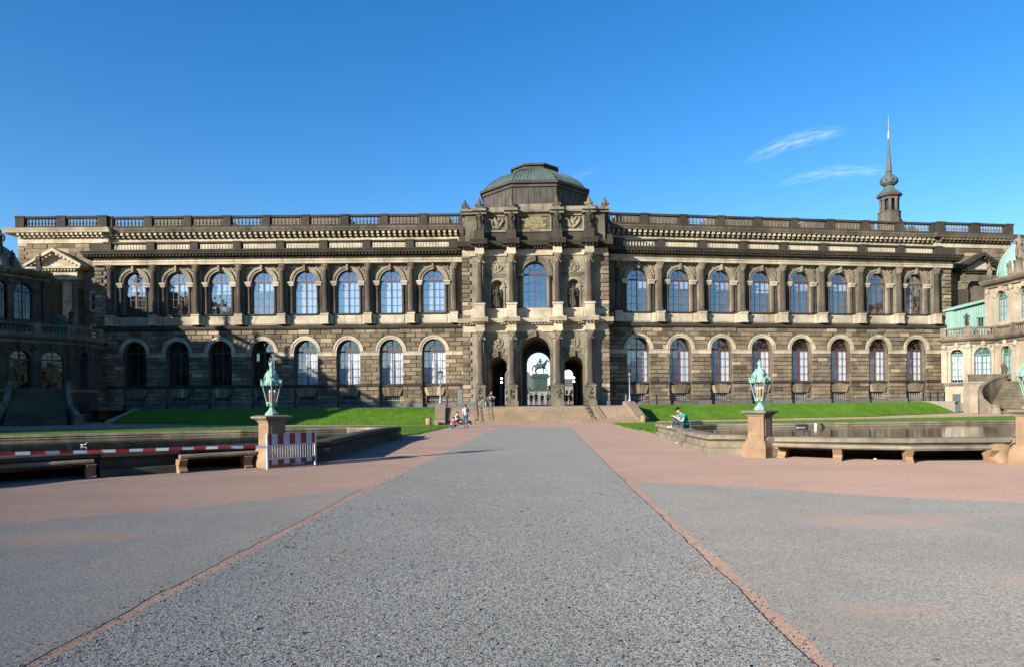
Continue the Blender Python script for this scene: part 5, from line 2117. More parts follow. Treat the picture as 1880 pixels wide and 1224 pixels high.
m = MB()
m.box(f, 0, 4.9, -.35, .05, 4.0, 4.75)
m.box(f, -.08, 4.98, -.42, .14, 4.75, 4.95)
part('parapet', m, 'creamdark', ld)
dd = MB()
f = facets(lowR)[0][0]
dd.box(f, .95, 1.85, .05, .16, -.1, 2.45)
tag(part('cellar_door', dd, 'bluegreen'), 'narrow grey cellar door at the foot of the cream pavilion', 'door')
dd = MB()
f = facets(lowL)[3][0]
dd.box(f, 1.3, 2.2, .05, .14, -.1, 2.4)
tag(part('cellar_door', dd, 'interior'), 'narrow black cellar door at the foot of the shadowed pavilion', 'door')

# retaining walls where the banks end
for a, b, za, zb, lab in ((Vector((*XY(1694, 87.9), 0)), Vector((*XY(1752, 87.9), 0)), 1.55, 1.5, 'low pale retaining wall at the right end of the grass bank'),
                          (bl[0] + Vector((-.3, -.3, 0)), tl[0] + Vector((-.3, .6, 0)), .3, 1.6, 'low sloping retaining wall at the left end of the grass bank')):
    m = MB()
    t = Vector((b.x - a.x, b.y - a.y, 0)).normalized()
    n = Vector((t.y, -t.x, 0)) * .2
    v = [Vector((p.x, p.y, z)) + q for z2 in (0, 1) for (p, z, q) in ((a, -.05 if not z2 else za, n), (b, -.05 if not z2 else zb, n), (b, -.05 if not z2 else zb, -n), (a, -.05 if not z2 else za, -n))]
    m.add(v, ((0, 1, 2, 3), (4, 5, 6, 7), (0, 1, 5, 4), (1, 2, 6, 5), (2, 3, 7, 6), (3, 0, 4, 7)))
    tag(part('retaining_wall', m, 'concrete'), lab, 'wall')

# ------------------------------------------------------------------ galleries closing the court (outside the picture: they shade the left and stand in the window reflections)


def gallery(label, F, L, h, nb, statues=True, n=11):
    c = F(L / 2, 0, 0)
    gb = thing('gallery_building', label, 'building', c)
    h1 = h * .5
    m = MB()
    for i in range(nb):
        a, b = L * i / nb, L * (i + 1) / nb
        m.arch_wall(F, a, b, -.1, h1, (a + b) / 2, 1.4, .8, h1 - 3.2, 0, .8)
        m.arch_wall(F, a, b, h1, h, (a + b) / 2, 1.3, h1 + 1.2, h - 3.0, 0, .8)
    m.box(F, 0, L, -10, -.9, -.1, h)
    part('wall', m, 'mid', gb)
    m = MB()
    m.run(F, [(-10, h), (.2, h), (.8, h + .3), (1.0, h + .7), (-10, h + .7)], -.6, L + .6)
    m.run(F, [(0, h1 - .2), (.5, h1 - .1), (.5, h1 + .3), (0, h1 + .4)], 0, L)
    part('cornice', m, 'mid', gb)
    m = MB()
    for i in range(n + 1):
        s = L * i / n
        m.box(F, s - .5, s + .5, -.2, .6, h + .7, h + 2.3)
    m.box(F, 0, L, 0, .4, h + .7, h + 1.1)
    m.box(F, 0, L, -.05, .45, h + 1.8, h + 2.1)
    baluster_run(m, F, .6, L - .6, .2, h + 1.1, h + 1.8, int(L * 1.7), .13, 6)
    part('balustrade', m, 'mid', gb)
    if statues:
        for i in range(n + 1):
            tag(link('statue', PST[i % 3], None, F(L * i / n, .2, h + 2.3), F.ang + .4 * i, .8), 'stone statue on the roof edge of the arcaded gallery at the left', 'statue', 'roof statues of the left gallery')


gallery('tall arcaded stone gallery closing the left side of the court', frame(-59.0, 24.0, pi / 2), 44.0, 18.4, 9)
gallery('low arcaded gallery on the left side of the court, nearest the entrance', frame(-59.0, -60.0, pi / 2), 83.0, 8.0, 16, False)
gallery('long arcaded gallery closing the court behind the viewpoint', frame(75.0, -62.0, pi), 150.0, 13.0, 28, False, 28)
gallery('long arcaded gallery closing the right side of the court', frame(70.0, 72.0, -pi / 2), 130.0, 13.0, 24, False, 24)

# ------------------------------------------------------------------ palace tower with a needle spire behind the roof
M['spirestone'] = stone('grey_tower_stone', (0.15, 0.135, 0.105), (0.07, 0.065, 0.055), 0.45)
tx, ty = XY(1636, 140)
TF = frame(tx, ty, 0)
SZ = lambda pr, k=1.0: [(r * k, z if z < 37 else 37 + (z - 37) * .845) for r, z in pr]
tw = thing('spire_tower', 'slim stone tower with an onion bulb and a needle spire', 'tower', (tx, ty, 0))
m = MB()
m.lathe(WF, tx, -ty, SZ([(2.1, 0), (2.1, 37.0), (2.35, 37.2), (2.35, 38.6), (2.15, 38.8), (2.1, 40.3), (2.25, 40.45), (2.2, 40.6)]), 8, False, pi / 8)
part('shaft', m, 'spirestone', tw)
m = MB()
for k in range(8):
    a = k * pi / 4 - pi / 8
    m.lathe(WF, tx + 1.6 * cos(a), -ty + 1.6 * sin(a), SZ([(.34, 40.5), (.30, 41.0), (.28, 43.2), (.38, 43.5), (.38, 43.9)]), 6, False)
    a += pi / 8
    fx = frame(tx + 1.72 * sin(-a), ty - 1.72 * cos(a), -a) if 0 else None
m.lathe(WF, tx, -ty, SZ([(1.8, 43.6), (1.8, 44.0), (2.35, 44.3), (2.45, 44.7), (2.3, 44.8)]), 8, False, pi / 8)
part('belfry', m, 'spirestone', tw)
m = MB()
m.lathe(WF, tx, -ty, SZ([(1.0, 40.4), (1.0, 43.8)]), 8, False)
part('belfry_core', m, 'interior', tw)
m = MB()
m.lathe(WF, tx, -ty, SZ([(2.4, 44.8), (1.7, 45.6), (1.05, 46.4), (.85, 46.9), (1.2, 47.1), (1.7, 47.6), (1.78, 48.2), (1.5, 48.9), (.9, 49.6), (.55, 50.1), (.45, 50.5)]), 8, False, pi / 8)
o = part('bulb', m, 'spire', tw)
m = MB()
for k in range(8):
    a = k * pi / 4
    m.blob(Vector((tx + 1.52 * cos(a), ty + 1.52 * sin(a), 46.4)), (.22, .22, .28), a, 0, 0, 8, 5)
sub('louvre', m.mesh('louvre', 'interior', WL[o.name]), o)
m = MB()
m.lathe(WF, tx, -ty, SZ([(.62, 50.4), (.48, 52.5), (.28, 55.5), (.13, 58.2), (.1, 58.5)]), 8, False)
part('needle', m, 'spire', tw)
m = MB()
m.lathe(WF, tx, -ty, SZ([(.07, 58.3), (.24, 58.5), (.2, 59.3), (.1, 59.8), (.18, 60.1), (.05, 60.6), (.03, 64.0)]), 8)
m.tube([Vector((tx - .5, ty, 55.8)), Vector((tx + .5, ty, 55.8))], .05, 5)
part('finial', m, 'gold', tw)

# gable roof rising behind the right end of the long balustrade
m = MB()
f = FR
m.prism(f, [(47.0, 25.2), (54.0, 25.2), (50.5, 28.3)], -26, -9)
tag(part('gable_roof', m, 'slate'), 'low brown gable rising behind the right end of the roof balustrade', 'roof')

# ------------------------------------------------------------------ square beyond the gate: bronze rider and far houses


def rider_monument():
    c = Vector((*XY(992, 190), ZT))
    o = thing('rider_monument', 'green bronze horseman on a tall pedestal seen through the gate', 'monument', c)
    f = frame(c.x, c.y, radians(8))
    Z = c.z
    m = MB()
    m.box(f, -3.6, 3.6, -2.8, 2.8, Z, Z + .5)
    m.box(f, -2.8, 2.8, -2.2, 2.2, Z + .5, Z + 1.2)
    m.box(f, -2.1, 2.1, -1.6, 1.6, Z + 1.2, Z + 2.6)
    part('base', m, 'greygranite', o)
    m = MB()
    m.box(f, -1.75, 1.75, -1.2, 1.2, Z + 2.6, Z + 3.1, .05)
    m.box(f, -1.35, 1.35, -1.0, 1.0, Z + 3.1, Z + 5.2)
    m.box(f, -1.6, 1.6, -1.15, 1.15, Z + 5.2, Z + 5.5)
    m.box(f, -1.8, 1.8, -1.3, 1.3, Z + 5.5, Z + 5.75)
    m.box(f, -1.5, 1.5, -1.05, 1.05, Z + 5.75, Z + 6.1)
    part('pedestal', m, 'bronze', o)
    m = MB()
    for sx in (-1, 1):
        for k in range(3):
            m.blob(f(sx * (1.9 + .15 * k), .6 - .4 * k, Z + 2.0 + .55 * k), (.5 - .1 * k, .4, .55), 0, .25, .3 * k, 8, 5)
    part('seated_figures', m, 'bronze', o)
    z = Z + 6.1
    q = lambda x, y, h, r: (tuple(f(x, y, z + h)), r)
    body = q(-.1, 0, 1.55, (.42, .46))
    horse = [[body, q(.55, 0, 1.6, (.44, .46)), q(.95, 0, 1.9, (.30, .36)), q(1.25, 0, 2.45, (.17, .26)), q(1.4, 0, 2.75, (.15, .2)), q(1.65, 0, 2.55, (.12, .15)), q(1.85, 0, 2.25, .09)],
             [body, q(-.75, 0, 1.62, (.42, .48)), q(-1.15, 0, 1.6, .24), q(-1.4, 0, 1.45, .14), q(-1.55, 0, .9, .13), q(-1.5, 0, .45, .07)],
             [q(.55, 0, 1.6, (.44, .46)), q(.7, .2, 1.0, .17), q(.62, .22, .6, .09), q(.7, .22, .1, .08), q(.82, .22, .03, .09)],
             [q(.55, 0, 1.6, (.44, .46)), q(1.0, -.2, 1.15, .16), q(1.3, -.22, .95, .09), q(1.25, -.22, .55, .07), q(1.15, -.22, .45, .08)],
             [q(-.75, 0, 1.62, (.42, .48)), q(-.75, .22, 1.05, .23), q(-1.05, .24, .65, .11), q(-.9, .24, .1, .08), q(-.76, .24, .03, .09)],
             [q(-.75, 0, 1.62, (.42, .48)), q(-.55, -.22, 1.05, .23), q(-.85, -.24, .62, .11), q(-.65, -.24, .1, .08), q(-.5, -.24, .03, .09)]]
    h = skin('horse', horse, 'bronze')
    sub('horse', shift(h, -WL[o.name]), o)
    hip = q(0, 0, 2.05, .24)
    ch = q(.02, 0, 2.65, (.30, .22))
    man = [[hip, ch, q(.05, 0, 2.95, .1), q(.08, 0, 3.12, .14), q(.08, 0, 3.26, .12)],
           [hip, q(.4, .38, 1.75, .15), q(.3, .46, 1.2, .1), q(.45, .48, 1.1, .07)], [hip, q(.4, -.38, 1.75, .15), q(.3, -.46, 1.2, .1), q(.45, -.48, 1.1, .07)],
           [ch, q(.15, .38, 2.6, .1), q(.45, .3, 2.3, .08)], [ch, q(.15, -.38, 2.6, .1), q(.5, -.42, 2.35, .08)],
           [ch, q(-.35, .0, 2.3, (.3, .12)), q(-.7, 0, 1.9, (.34, .12))]]
    r = skin('rider', man, 'bronze')
    sub('rider', shift(r, -WL[o.name]), o)
    o.scale = (1.40,) * 3
    return o


def shift(me, v):
    for p in me.vertices:
        p.co += v
    return me


M['greygranite'] = stone('grey_granite', (0.26, 0.25, 0.24), (0.16, 0.155, 0.15), 0.2)
rider_monument()
for (x0, x1, Y, h, hr, lab) in ((-24, 4.2, 300, 8.6, 16.0, 'far pale building with a steep slate roof left of the horseman'), (9.4, 34, 310, 9.6, 13.0, 'far pale building with a slate roof right of the horseman')):
    o = thing('far_building', lab, 'building', ((x0 + x1) / 2, Y, ZT))
    f = frame(x0, Y, 0)
    L = x1 - x0
    m = MB()
    m.box(f, 0, L, -15, 0, ZT - .1, h)
    part('wall', m, 'farwall', o)
    m = MB()
    v = [f(-.4, .4, h), f(L + .4, .4, h), f(L + .4, -15.4, h), f(-.4, -15.4, h), f(4, -7, hr), f(L - 4, -7, hr)]
    m.add(v, ((0, 1, 5, 4), (1, 2, 5), (2, 3, 4, 5), (3, 0, 4)))
    part('roof', m, 'farroof', o)
    for k in range(int(L / 2.2)):
        for z in (ZT + 1.2, ZT + 4.4):
            wm = MB()
            wm.box(f, 1 + k * 2.2, 2 + k * 2.2, 0, .06, z, z + 1.9)
            part('window', wm, 'darkglass', o)


# ------------------------------------------------------------------ the two pools
COPING = [(-.30, .06), (-.30, .42), (-.34, .46), (-.34, .60), (-.28, .64), (.20, .64), (.27, .60), (.28, .50), (.20, .46), (.13, .42), (.13, .24), (.26, .18), (.30, .0)]


BENCHWALL = [(-1.15, 0), (-1.15, .27), (.08, .27), (.08, .42), (.16, .47), (.25, .51), (.27, .60), (.20, .64), (-.28, .64), (-.34, .60), (-.34, .3)]


def pool_wall(label, segs, back, mat='poolstone'):
    p0 = segs[0][1][0]
    o = thing('pool_wall', label, 'pool wall', (p0[0], p0[1], 0))
    for prof, pts in segs:
        m = MB()
        m.sweep(pts, prof)
        part('front_wall', m, mat, o)
    m = MB()
    m.sweep(back, [(-.45, 0), (-.45, .38), (-.5, .42), (-.5, .52), (.0, .53), (.0, .06)])
    part('rear_wall', m, 'poolstone', o)
    return o


r1 = [G(1213, 799), G(1252, 810), G(1266, 820), G(1309, 832), G(1372, 832.5), G(1424, 839)]
r2 = [G(1424, 839), G(1540, 842), G(1673, 844), G(1845, 843)]
r3 = [G(1845, 843), G(1960, 836), G(2080, 826)]
rp = r1 + r2[1:] + r3[1:]
A = rp[0]
rback = [A + Vector((0, .3, 0)), at(1300, 0, 37.4), at(1450, 0, 37.6), at(1650, 0, 38.4), at(1880, 0, 39.5), at(2060, 0, 40)]
for p in rback:
    p.z = 0
pool_wall('low sunlit stone pool wall with a rounded coping on the right', [(COPING, r1), (BENCHWALL, r2), (COPING, r3)], rback[::-1])


def water(label, front, back):
    m = MB()
    poly = [p + Vector((0, .2, 0)) for p in front] + back
    m.add([Vector((p.x, p.y, .34)) for p in poly], [list(range(len(poly)))])
    structure('water', m, 'water', label)


water('still dark water of the right pool', rp, rback[::-1])
l1 = [G(-200, 909), G(-60, 893.5), G(60, 883.5), G(180, 874.5)]
l2 = [G(180, 874.5), G(250, 869.8), G(326, 864.8)]
l3 = [G(326, 864.8), G(400, 859.5), G(476, 854)]
l4 = [G(476, 854), G(594, 845), G(672, 818), G(688, 813.5), G(727, 806)]
lp_ = l1 + l2[1:] + l3[1:] + l4[1:]
lback = [Vector((*XY(-240, 28.5), 0)), Vector((*XY(0, 30.8), 0)), Vector((*XY(300, 33.8), 0)), Vector((*XY(440, 35.0), 0)), Vector((*XY(640, 37.6), 0)), lp_[-1] + Vector((-.2, 2.4, 0)), lp_[-1] + Vector((0, .3, 0))]
pool_wall('low shaded stone pool wall with a rounded coping on the left', [(BENCHWALL, l1), (COPING, l2), (BENCHWALL, l3), (COPING, l4)], lback[::-1], 'poolshade')
water('still dark water of the left pool', lp_, lback[::-1])


# ------------------------------------------------------------------ stone benches against the pool walls
def bench(label, pts, legs, zt=.47):
    c = pts[0]
    o = thing('stone_bench', label, 'bench', (c.x, c.y, 0), 'benches along the pools')
    m = MB()
    m.sweep(pts, [(-.44, zt - .12), (-.44, zt - .01), (-.42, zt), (.02, zt), (.05, zt - .03), (.06, zt - .07), (.03, zt - .11), (0, zt - .12), (-.44, zt - .12)])
    part('seat', m, 'poolstone', o)
    for (p, ang, w) in legs:
        f = frame(p.x, p.y, ang)
        lm = MB()
        h = zt - .12
        prof = [(.02, 0), (.03, .05), (-.05, .10), (-.08, .17), (.0, .27), (.06, .34), (.05, h), (-.38, h), (-.40, .24), (-.32, .12), (-.36, .05), (-.36, 0)]
        v = [f(-w / 2, d, z) for d, z in prof] + [f(w / 2, d, z) for d, z in prof]
        n = len(prof)
        lm.add(v, [list(range(n)), list(range(n, 2 * n))[::-1]] + [(i, (i + 1) % n, n + (i + 1) % n, n + i) for i in range(n)])
        part('leg', lm, 'orange', o)
    return o


def along(a, b):
    return atan2(b.y - a.y, b.x - a.x)


b0, b1, b2, b3 = G(1420, 841), G(1538, 846), G(1673, 849.5), G(1838, 848.5)
bench('long curved sunlit stone bench on four scrolled legs beside the right pool', [b0, b1, b2, b3],
      [(G(1434, 839.5), along(b0, b1), .24), (G(1537, 845.5), along(b0, b2), .24), (G(1671, 849.5), along(b1, b3), .18), (G(1827, 849.5), along(b2, b3), .22)])
bl0, bl1 = G(-140, 899), G(172, 877.5)
bench('shaded stone bench at the far left under the warning tape', [bl0, bl1], [(G(168, 878), along(bl0, bl1), .2), (G(-60, 894), along(bl0, bl1), .2)])
bl2, bl3 = G(331, 867), G(470, 857.5)
bench('short stone bench with one bright sunlit leg left of the barrier', [bl2, bl3], [(G(337, 867.5), along(bl2, bl3), .2), (G(457, 858.5), along(bl2, bl3), .22)])


# ------------------------------------------------------------------ lantern pedestals
def lantern_pedestal(label, base, rz, first=None):
    o = thing('lantern_pedestal', label, 'lantern', base, 'copper lanterns on stone pedestals', 0)
    f = frame(0, 0, 0)
    B = MB()

    def sq(mb, w0, w1, z0, z1):
        a, b = w0 / 2, w1 / 2
        v = [Vector((x * k, y * k, z)) for k, z in ((a, z0), (b, z1)) for x, y in ((-1, -1), (1, -1), (1, 1), (-1, 1))]
        mb.add(v, ((0, 1, 2, 3), (4, 5, 6, 7), (0, 1, 5, 4), (1, 2, 6, 5), (2, 3, 7, 6), (3, 0, 4, 7)))
    sq(B, .80, .79, -.02, .26)
    sq(B, .77, .77, .26, .268)
    sq(B, .79, .78, .268, .33)
    sq(B, .78, .72, .331, .42)
    sq(B, .72, .60, .421, .54)
    sub('plinth', B.mesh('plinth', 'orange'), o)
    B = MB()
    sq(B, .53, .52, .541, 1.26)
    for k in range(4):
        a = k * pi / 2
        ff = frame(.262 * sin(a), -.262 * cos(a), a)
        B.box(ff, -.17, .17, 0, .012, .66, 1.16, .01)
    sub('shaft', B.mesh('shaft', 'orange'), o)
    B = MB()
    sq(B, .56, .60, 1.261, 1.32)
    sq(B, .62, .80, 1.321, 1.38)
    sq(B, .82, .82, 1.381, 1.43)
    sq(B, .82, .60, 1.431, 1.46)
    sub('cap', B.mesh('cap', 'poolstone'), o)
    z = 1.46
    L = MB()
    L.lathe(WF, 0, 0, [(.18, z), (.18, z + .05), (.14, z + .09), (.09, z + .15), (.055, z + .21), (.07, z + .25), (.11, z + .28), (.09, z + .30), (.15, z + .33), (.165, z + .36), (.02, z + .37)], 8, False, pi / 8)
    for k in range(6):
        a = k * pi / 3
        L.blob(Vector((.12 * cos(a), .12 * sin(a), z + .30)), (.04, .04, .05), a, .1)
    sub('foot', L.mesh('foot', 'verdigris'), o)
    r0, r1, z0, z1 = .15, .275, z + .36, z + .86
    R_ = MB()
    gl = MB()
    for k in range(6):
        a, b = k * pi / 3, (k + 1) * pi / 3
        p0, p1 = Vector((r0 * cos(a), r0 * sin(a), z0)), Vector((r1 * cos(a), r1 * sin(a), z1))
        q0, q1 = Vector((r0 * cos(b), r0 * sin(b), z0)), Vector((r1 * cos(b), r1 * sin(b), z1))
        R_.tube([p0, p1], .016, 6)
        R_.tube([p0, q0], .018, 5)
        R_.tube([p1, q1], .02, 5)
        # scalloped crest over each pane
        mid = (p1 + q1) / 2
        R_.tube([p1 + Vector((0, 0, -.02)), p1.lerp(mid, .5) + Vector((0, 0, -.0)), mid + Vector((0, 0, .03)), q1.lerp(mid, .5), q1 + Vector((0, 0, -.02))], .022, 5)
        R_.blob(mid * .98 + Vector((0, 0, .045)), (.05, .05, .045), a, .4, 0, 9, 6)
        for sg in (-1, 1):
            R_.blob(mid.lerp(p1 if sg < 0 else q1, .5) + Vector((0, 0, .035)), (.03, .03, .035), a, .4, 0, 7, 5)
        R_.blob(p1 + Vector((.012 * cos(a), .012 * sin(a), .045)), (.035, .035, .07), a, .35, 0, 8, 6)
        R_.blob(p1 + Vector((.03 * cos(a), .03 * sin(a), .11)), (.022, .022, .04), a, .3, 0, 7, 5)
        gl.quad(p0 * .97, q0 * .97, q1 * .97, p1 * .97)
    fr_ = sub('lantern_frame', R_.mesh('lantern_frame', 'verdigris'), o)
    sub('glass', gl.mesh('glass', 'lanternglass'), fr_)
    D = MB()
    D.lathe(WF, 0, 0, [(.255, z1 + .03), (.245, z1 + .09), (.20, z1 + .13), (.185, z1 + .17), (.18, z1 + .19), (.19, z1 + .22), (.18, z1 + .27), (.145, z1 + .34), (.085, z1 + .40), (.045, z1 + .43), (.04, z1 + .47), (.06, z1 + .49), (.035, z1 + .51)], 12)
    for k in range(6):
        a = k * pi / 3
        D.tube([Vector((.245 * cos(a), .245 * sin(a), z1 + .09)), Vector((.195 * cos(a), .195 * sin(a), z1 + .24)), Vector((.085 * cos(a), .085 * sin(a), z1 + .41))], .02, 5)
    sub('lantern_roof', D.mesh('lantern_roof', 'verdigris'), o)
    E = MB()
    E.blob(Vector((0, 0, z1 + .57)), (.07, .07, .075), 0, .06, 0, 10, 7)
    E.blob(Vector((0, 0, z1 + .655)), (.02, .02, .04), 0, 0, 0, 6, 4)
    sub('finial', E.mesh('finial', 'verdigris'), o)
    for x, y in ((-.075, -.05), (.06, -.06), (0, .07)):
        c = MB()
        c.lathe(WF, x, -y, [(.028, z0 + .02), (.030, z0 + .06), (.030, z0 + .25), (.02, z0 + .26)], 8)
        co = sub('candle_tube', c.mesh('candle_tube', 'candle'), o)
        c = MB()
        c.blob(Vector((x, y, z0 + .305)), (.032, .032, .05), 0, 0, 0, 8, 5)
        sub('bulb', c.mesh('bulb', 'bulb'), co)
    o.rotation_euler.z = rz
    return o


LP = lantern_pedestal('sunlit copper lantern on an orange stone pedestal right of the walkway', G(1396, 838), radians(42))
LL = G(500, 856)
copy_thing(LP, LL, radians(50), 'copper lantern on a stone pedestal behind the striped barrier')
copy_thing(LP, G(1893, 853), radians(40), 'copper lantern on a stone pedestal cut off by the right picture edge')
# scrolled blocks beside the pedestals
for p, a, lab in ((G(1384, 834) + Vector((-.6, .3, 0)), 0, None),):
    pass
for px, py, lab in ((476, 856, 'scrolled stone block between the pedestal and the short bench'), (585, 846, 'rounded stone block beside the striped barrier'), (1848, 850, 'scrolled stone block beside the cut off pedestal'),
                    (1416, 835, 'weathered stone block between the sunlit pedestal and the long bench')):
    p = G(px, py)
    m = MB()
    m.lathe(WF, p.x, -p.y - .25, [(.24, -.02), (.26, .1), (.22, .25), (.27, .36), (.24, .48), (.12, .52)], 10)
    tag(part('stone_scroll', m, 'orange'), lab, 'stone block')


# ------------------------------------------------------------------ striped barrier and tape
def barrier():
    a, b = G(491, 861), G(579, 852.5)
    o = thing('road_barrier', 'red and white striped barrier of steel mesh standing before the left pedestal', 'barrier', a)
    t = (b - a)
    L = t.length
    f = frame(a.x, a.y, atan2(t.y, t.x))
    for s in (0, L):
        m = MB()
        m.box(f, s - .022, s + .022, -.02, .02, 0, .97)
        part('post', m, 'white', o)
    for z0, z1, nm in ((.66, .95, 'striped_board'), (.12, .25, 'lower_striped_board')):
        m = MB()
        edges = [0.03, .13] + [.13 + (L - .26) * i / 7 for i in range(1, 7)] + [L - .13, L - .03]
        for i, (p, q) in enumerate(zip(edges, edges[1:])):
            m.cur = i % 2
            m.box(f, p, q, -.012, .018, z0, z1)
        part(nm, m, ['dullred', 'dullwhite'], o)
    m = MB()
    n = 19
    for i in range(1, n):
        s = L * i / n
        w = .011 if i != 10 else .022
        m.box(f, s - w, s + w, -.01, .01, .25, .66)
    m.box(f, .02, L - .02, -.012, .012, .62, .658)
    m.box(f, .02, L - .02, -.012, .012, .252, .285)
    part('mesh_panel', m, 'galv', o)
    m = MB()
    m.box(f, L * .55, L - .1, -.62, -.58, .28, .60)
    m.box(f, L * .55, L + .05, -.75, -.55, -.0, .06)
    part('rear_foot', m, 'galv', o)
    # tape
    A = f(0, .02, .62)
    B0, B1 = at(160, 828.3, 15.9), at(-150, 837, 13.6)
    pts = [A, at(400, 820.6, 17.7), B0, at(0, 832, 14.8), B1]
    tp = thing('barrier_tape', 'red and white warning tape stretched low in front of the left pool', 'tape', A)
    m = MB()
    segs = []
    for p, q in zip(pts, pts[1:]):
        n = max(1, round((q - p).length / .285))
        for i in range(n):
            segs.append((p.lerp(q, i / n), p.lerp(q, (i + 1) / n)))
    for i, (p, q) in enumerate(segs):
        m.cur = i % 2
        h = Vector((0, 0, .035))
        n = Vector((0, .002, 0))
        tw = Vector((0, .012 * sin(i * 1.3), 0))
        v = [p - h + tw, q - h + tw, q + h, p + h, p - h + n + tw, q - h + n + tw, q + h + n, p + h + n]
        m.add(v, ((0, 1, 2, 3), (7, 6, 5, 4), (0, 1, 5, 4), (2, 3, 7, 6)))
    part('ribbon', m, ['white', 'red'], tp)


barrier()


# ------------------------------------------------------------------ street lamps, bollards, bins, railings
def post_lamp(label, base, h):
    o = thing('street_lamp', label, 'street lamp', base, 'slim lamps beside the steps')
    m = MB()
    m.lathe(WF, 0, 0, [(.16, 0), (.16, .1), (.09, .2), (.065, .6), (.055, h - .95), (.09, h - .9), (.06, h - .85)], 10)
    sub('pole', m.mesh('pole', 'greyiron'), o)
    m = MB()
    m.lathe(WF, 0, 0, [(.13, h - .82), (.21, h - .25), (.21, h - .22)], 6, False)
    sub('lamp_glass', m.mesh('lamp_glass', 'lanternglass'), o)
    m = MB()
    m.lathe(WF, 0, 0, [(.25, h - .22), (.2, h - .1), (.06, h - .02), (.03, h + .08)], 6, False)
    for k in range(6):
        a = k * pi / 3
        m.tube([Vector((.13 * cos(a), .13 * sin(a), h - .82)), Vector((.21 * cos(a), .21 * sin(a), h - .22))], .014, 4)
    sub('lamp_head', m.mesh('lamp_head', 'iron'), o)
    m = MB()
    m.blob(Vector((0, 0, h - .55)), (.07, .07, .12), 0)
    sub('bulb', m.mesh('bulb', 'bulb'), o)
    return o


post_lamp('slim grey lamp post at the left end of the broad steps', SF(.33, -4.4, ZT + .42), 2.95)
post_lamp('slim grey lamp post at the right end of the broad steps', SF(SW - .33, -4.4, ZT + .42), 3.05)
for px, py, lab in ((787, 780, 'short round stone post left of the broad steps'), (1181, 774.5, 'short round stone post right of the broad steps')):
    p = G(px, py)
    m = MB()
    m.lathe(WF, p.x, -p.y, [(.24, -.02), (.25, .25), (.24, .55), (.20, .60)], 14)
    tag(part('stone_post', m, 'orange'), lab, 'stone post', 'round stone posts')


def railing(label, pts, h=1.05):
    o = thing('railing', label, 'railing', pts[0])
    for p in pts:
        m = MB()
        m.box(frame(p.x, p.y, 0), -.06, .06, -.06, .06, p.z, p.z + h)
        part('post', m, 'iron', o)
    for z in (h - .06, h * .5):
        m = MB()
        m.tube([p + Vector((0, 0, z)) for p in pts], .022, 5)
        part('rail', m, 'iron', o)


railing('dark iron railing at the right end of the terrace', [Vector((*XY(px, 88.2), ZT)) for px in (1695, 1708, 1722, 1734)], 1.3)
for i, (px, Y, lab) in enumerate(((1118, 80.5, 'square dark post with a chain beside the shaded pavilion flank'), (1149, 80.5, 'square dark post with a chain at the head of the steps'), (1206, 82.5, 'lone square dark post before the first ground floor window right of the gate'),
                                  (821, 76, 'lone dark post before the ground floor wall left of the gate'))):
    x, y = XY(px, Y)
    m = MB()
    m.box(frame(x, y, 0), -.14, .14, -.14, .14, ZT, ZT + (.55 if i < 2 else 0.1))
    m.box(frame(x, y, 0), -.09, .09, -.09, .09, ZT + .05, ZT + 1.25)
    tag(part('bollard', m, 'iron' if i > 1 else 'baserock'), lab, 'bollard', 'bollards on the terrace')
a, b = Vector((*XY(1118, 80.5), ZT + 1.05)), Vector((*XY(1149, 80.5), ZT + 1.05))
m = MB()
m.tube([a.lerp(b, t / 8) - Vector((0, 0, .35 * sin(pi * t / 8))) for t in range(9)], .02, 5)
tag(part('chain', m, 'iron'), 'sagging chain between the two posts at the head of the steps', 'chain')
x, y = XY(844, 78)
o = thing('notice_board', 'tall narrow grey green notice board against the rusticated wall left of the gate', 'sign', (x, y, ZT))
m = MB()
m.box(frame(x, y, .1), -.32, .32, -.03, .03, ZT + .35, ZT + 2.0)
part('board', m, 'signgreen', o)
for s in (-.3, .3):
    m = MB()
    m.box(frame(x, y, .1), s - .025, s + .025, -.04, .04, ZT, ZT + 2.05)
    part('leg', m, 'iron', o)


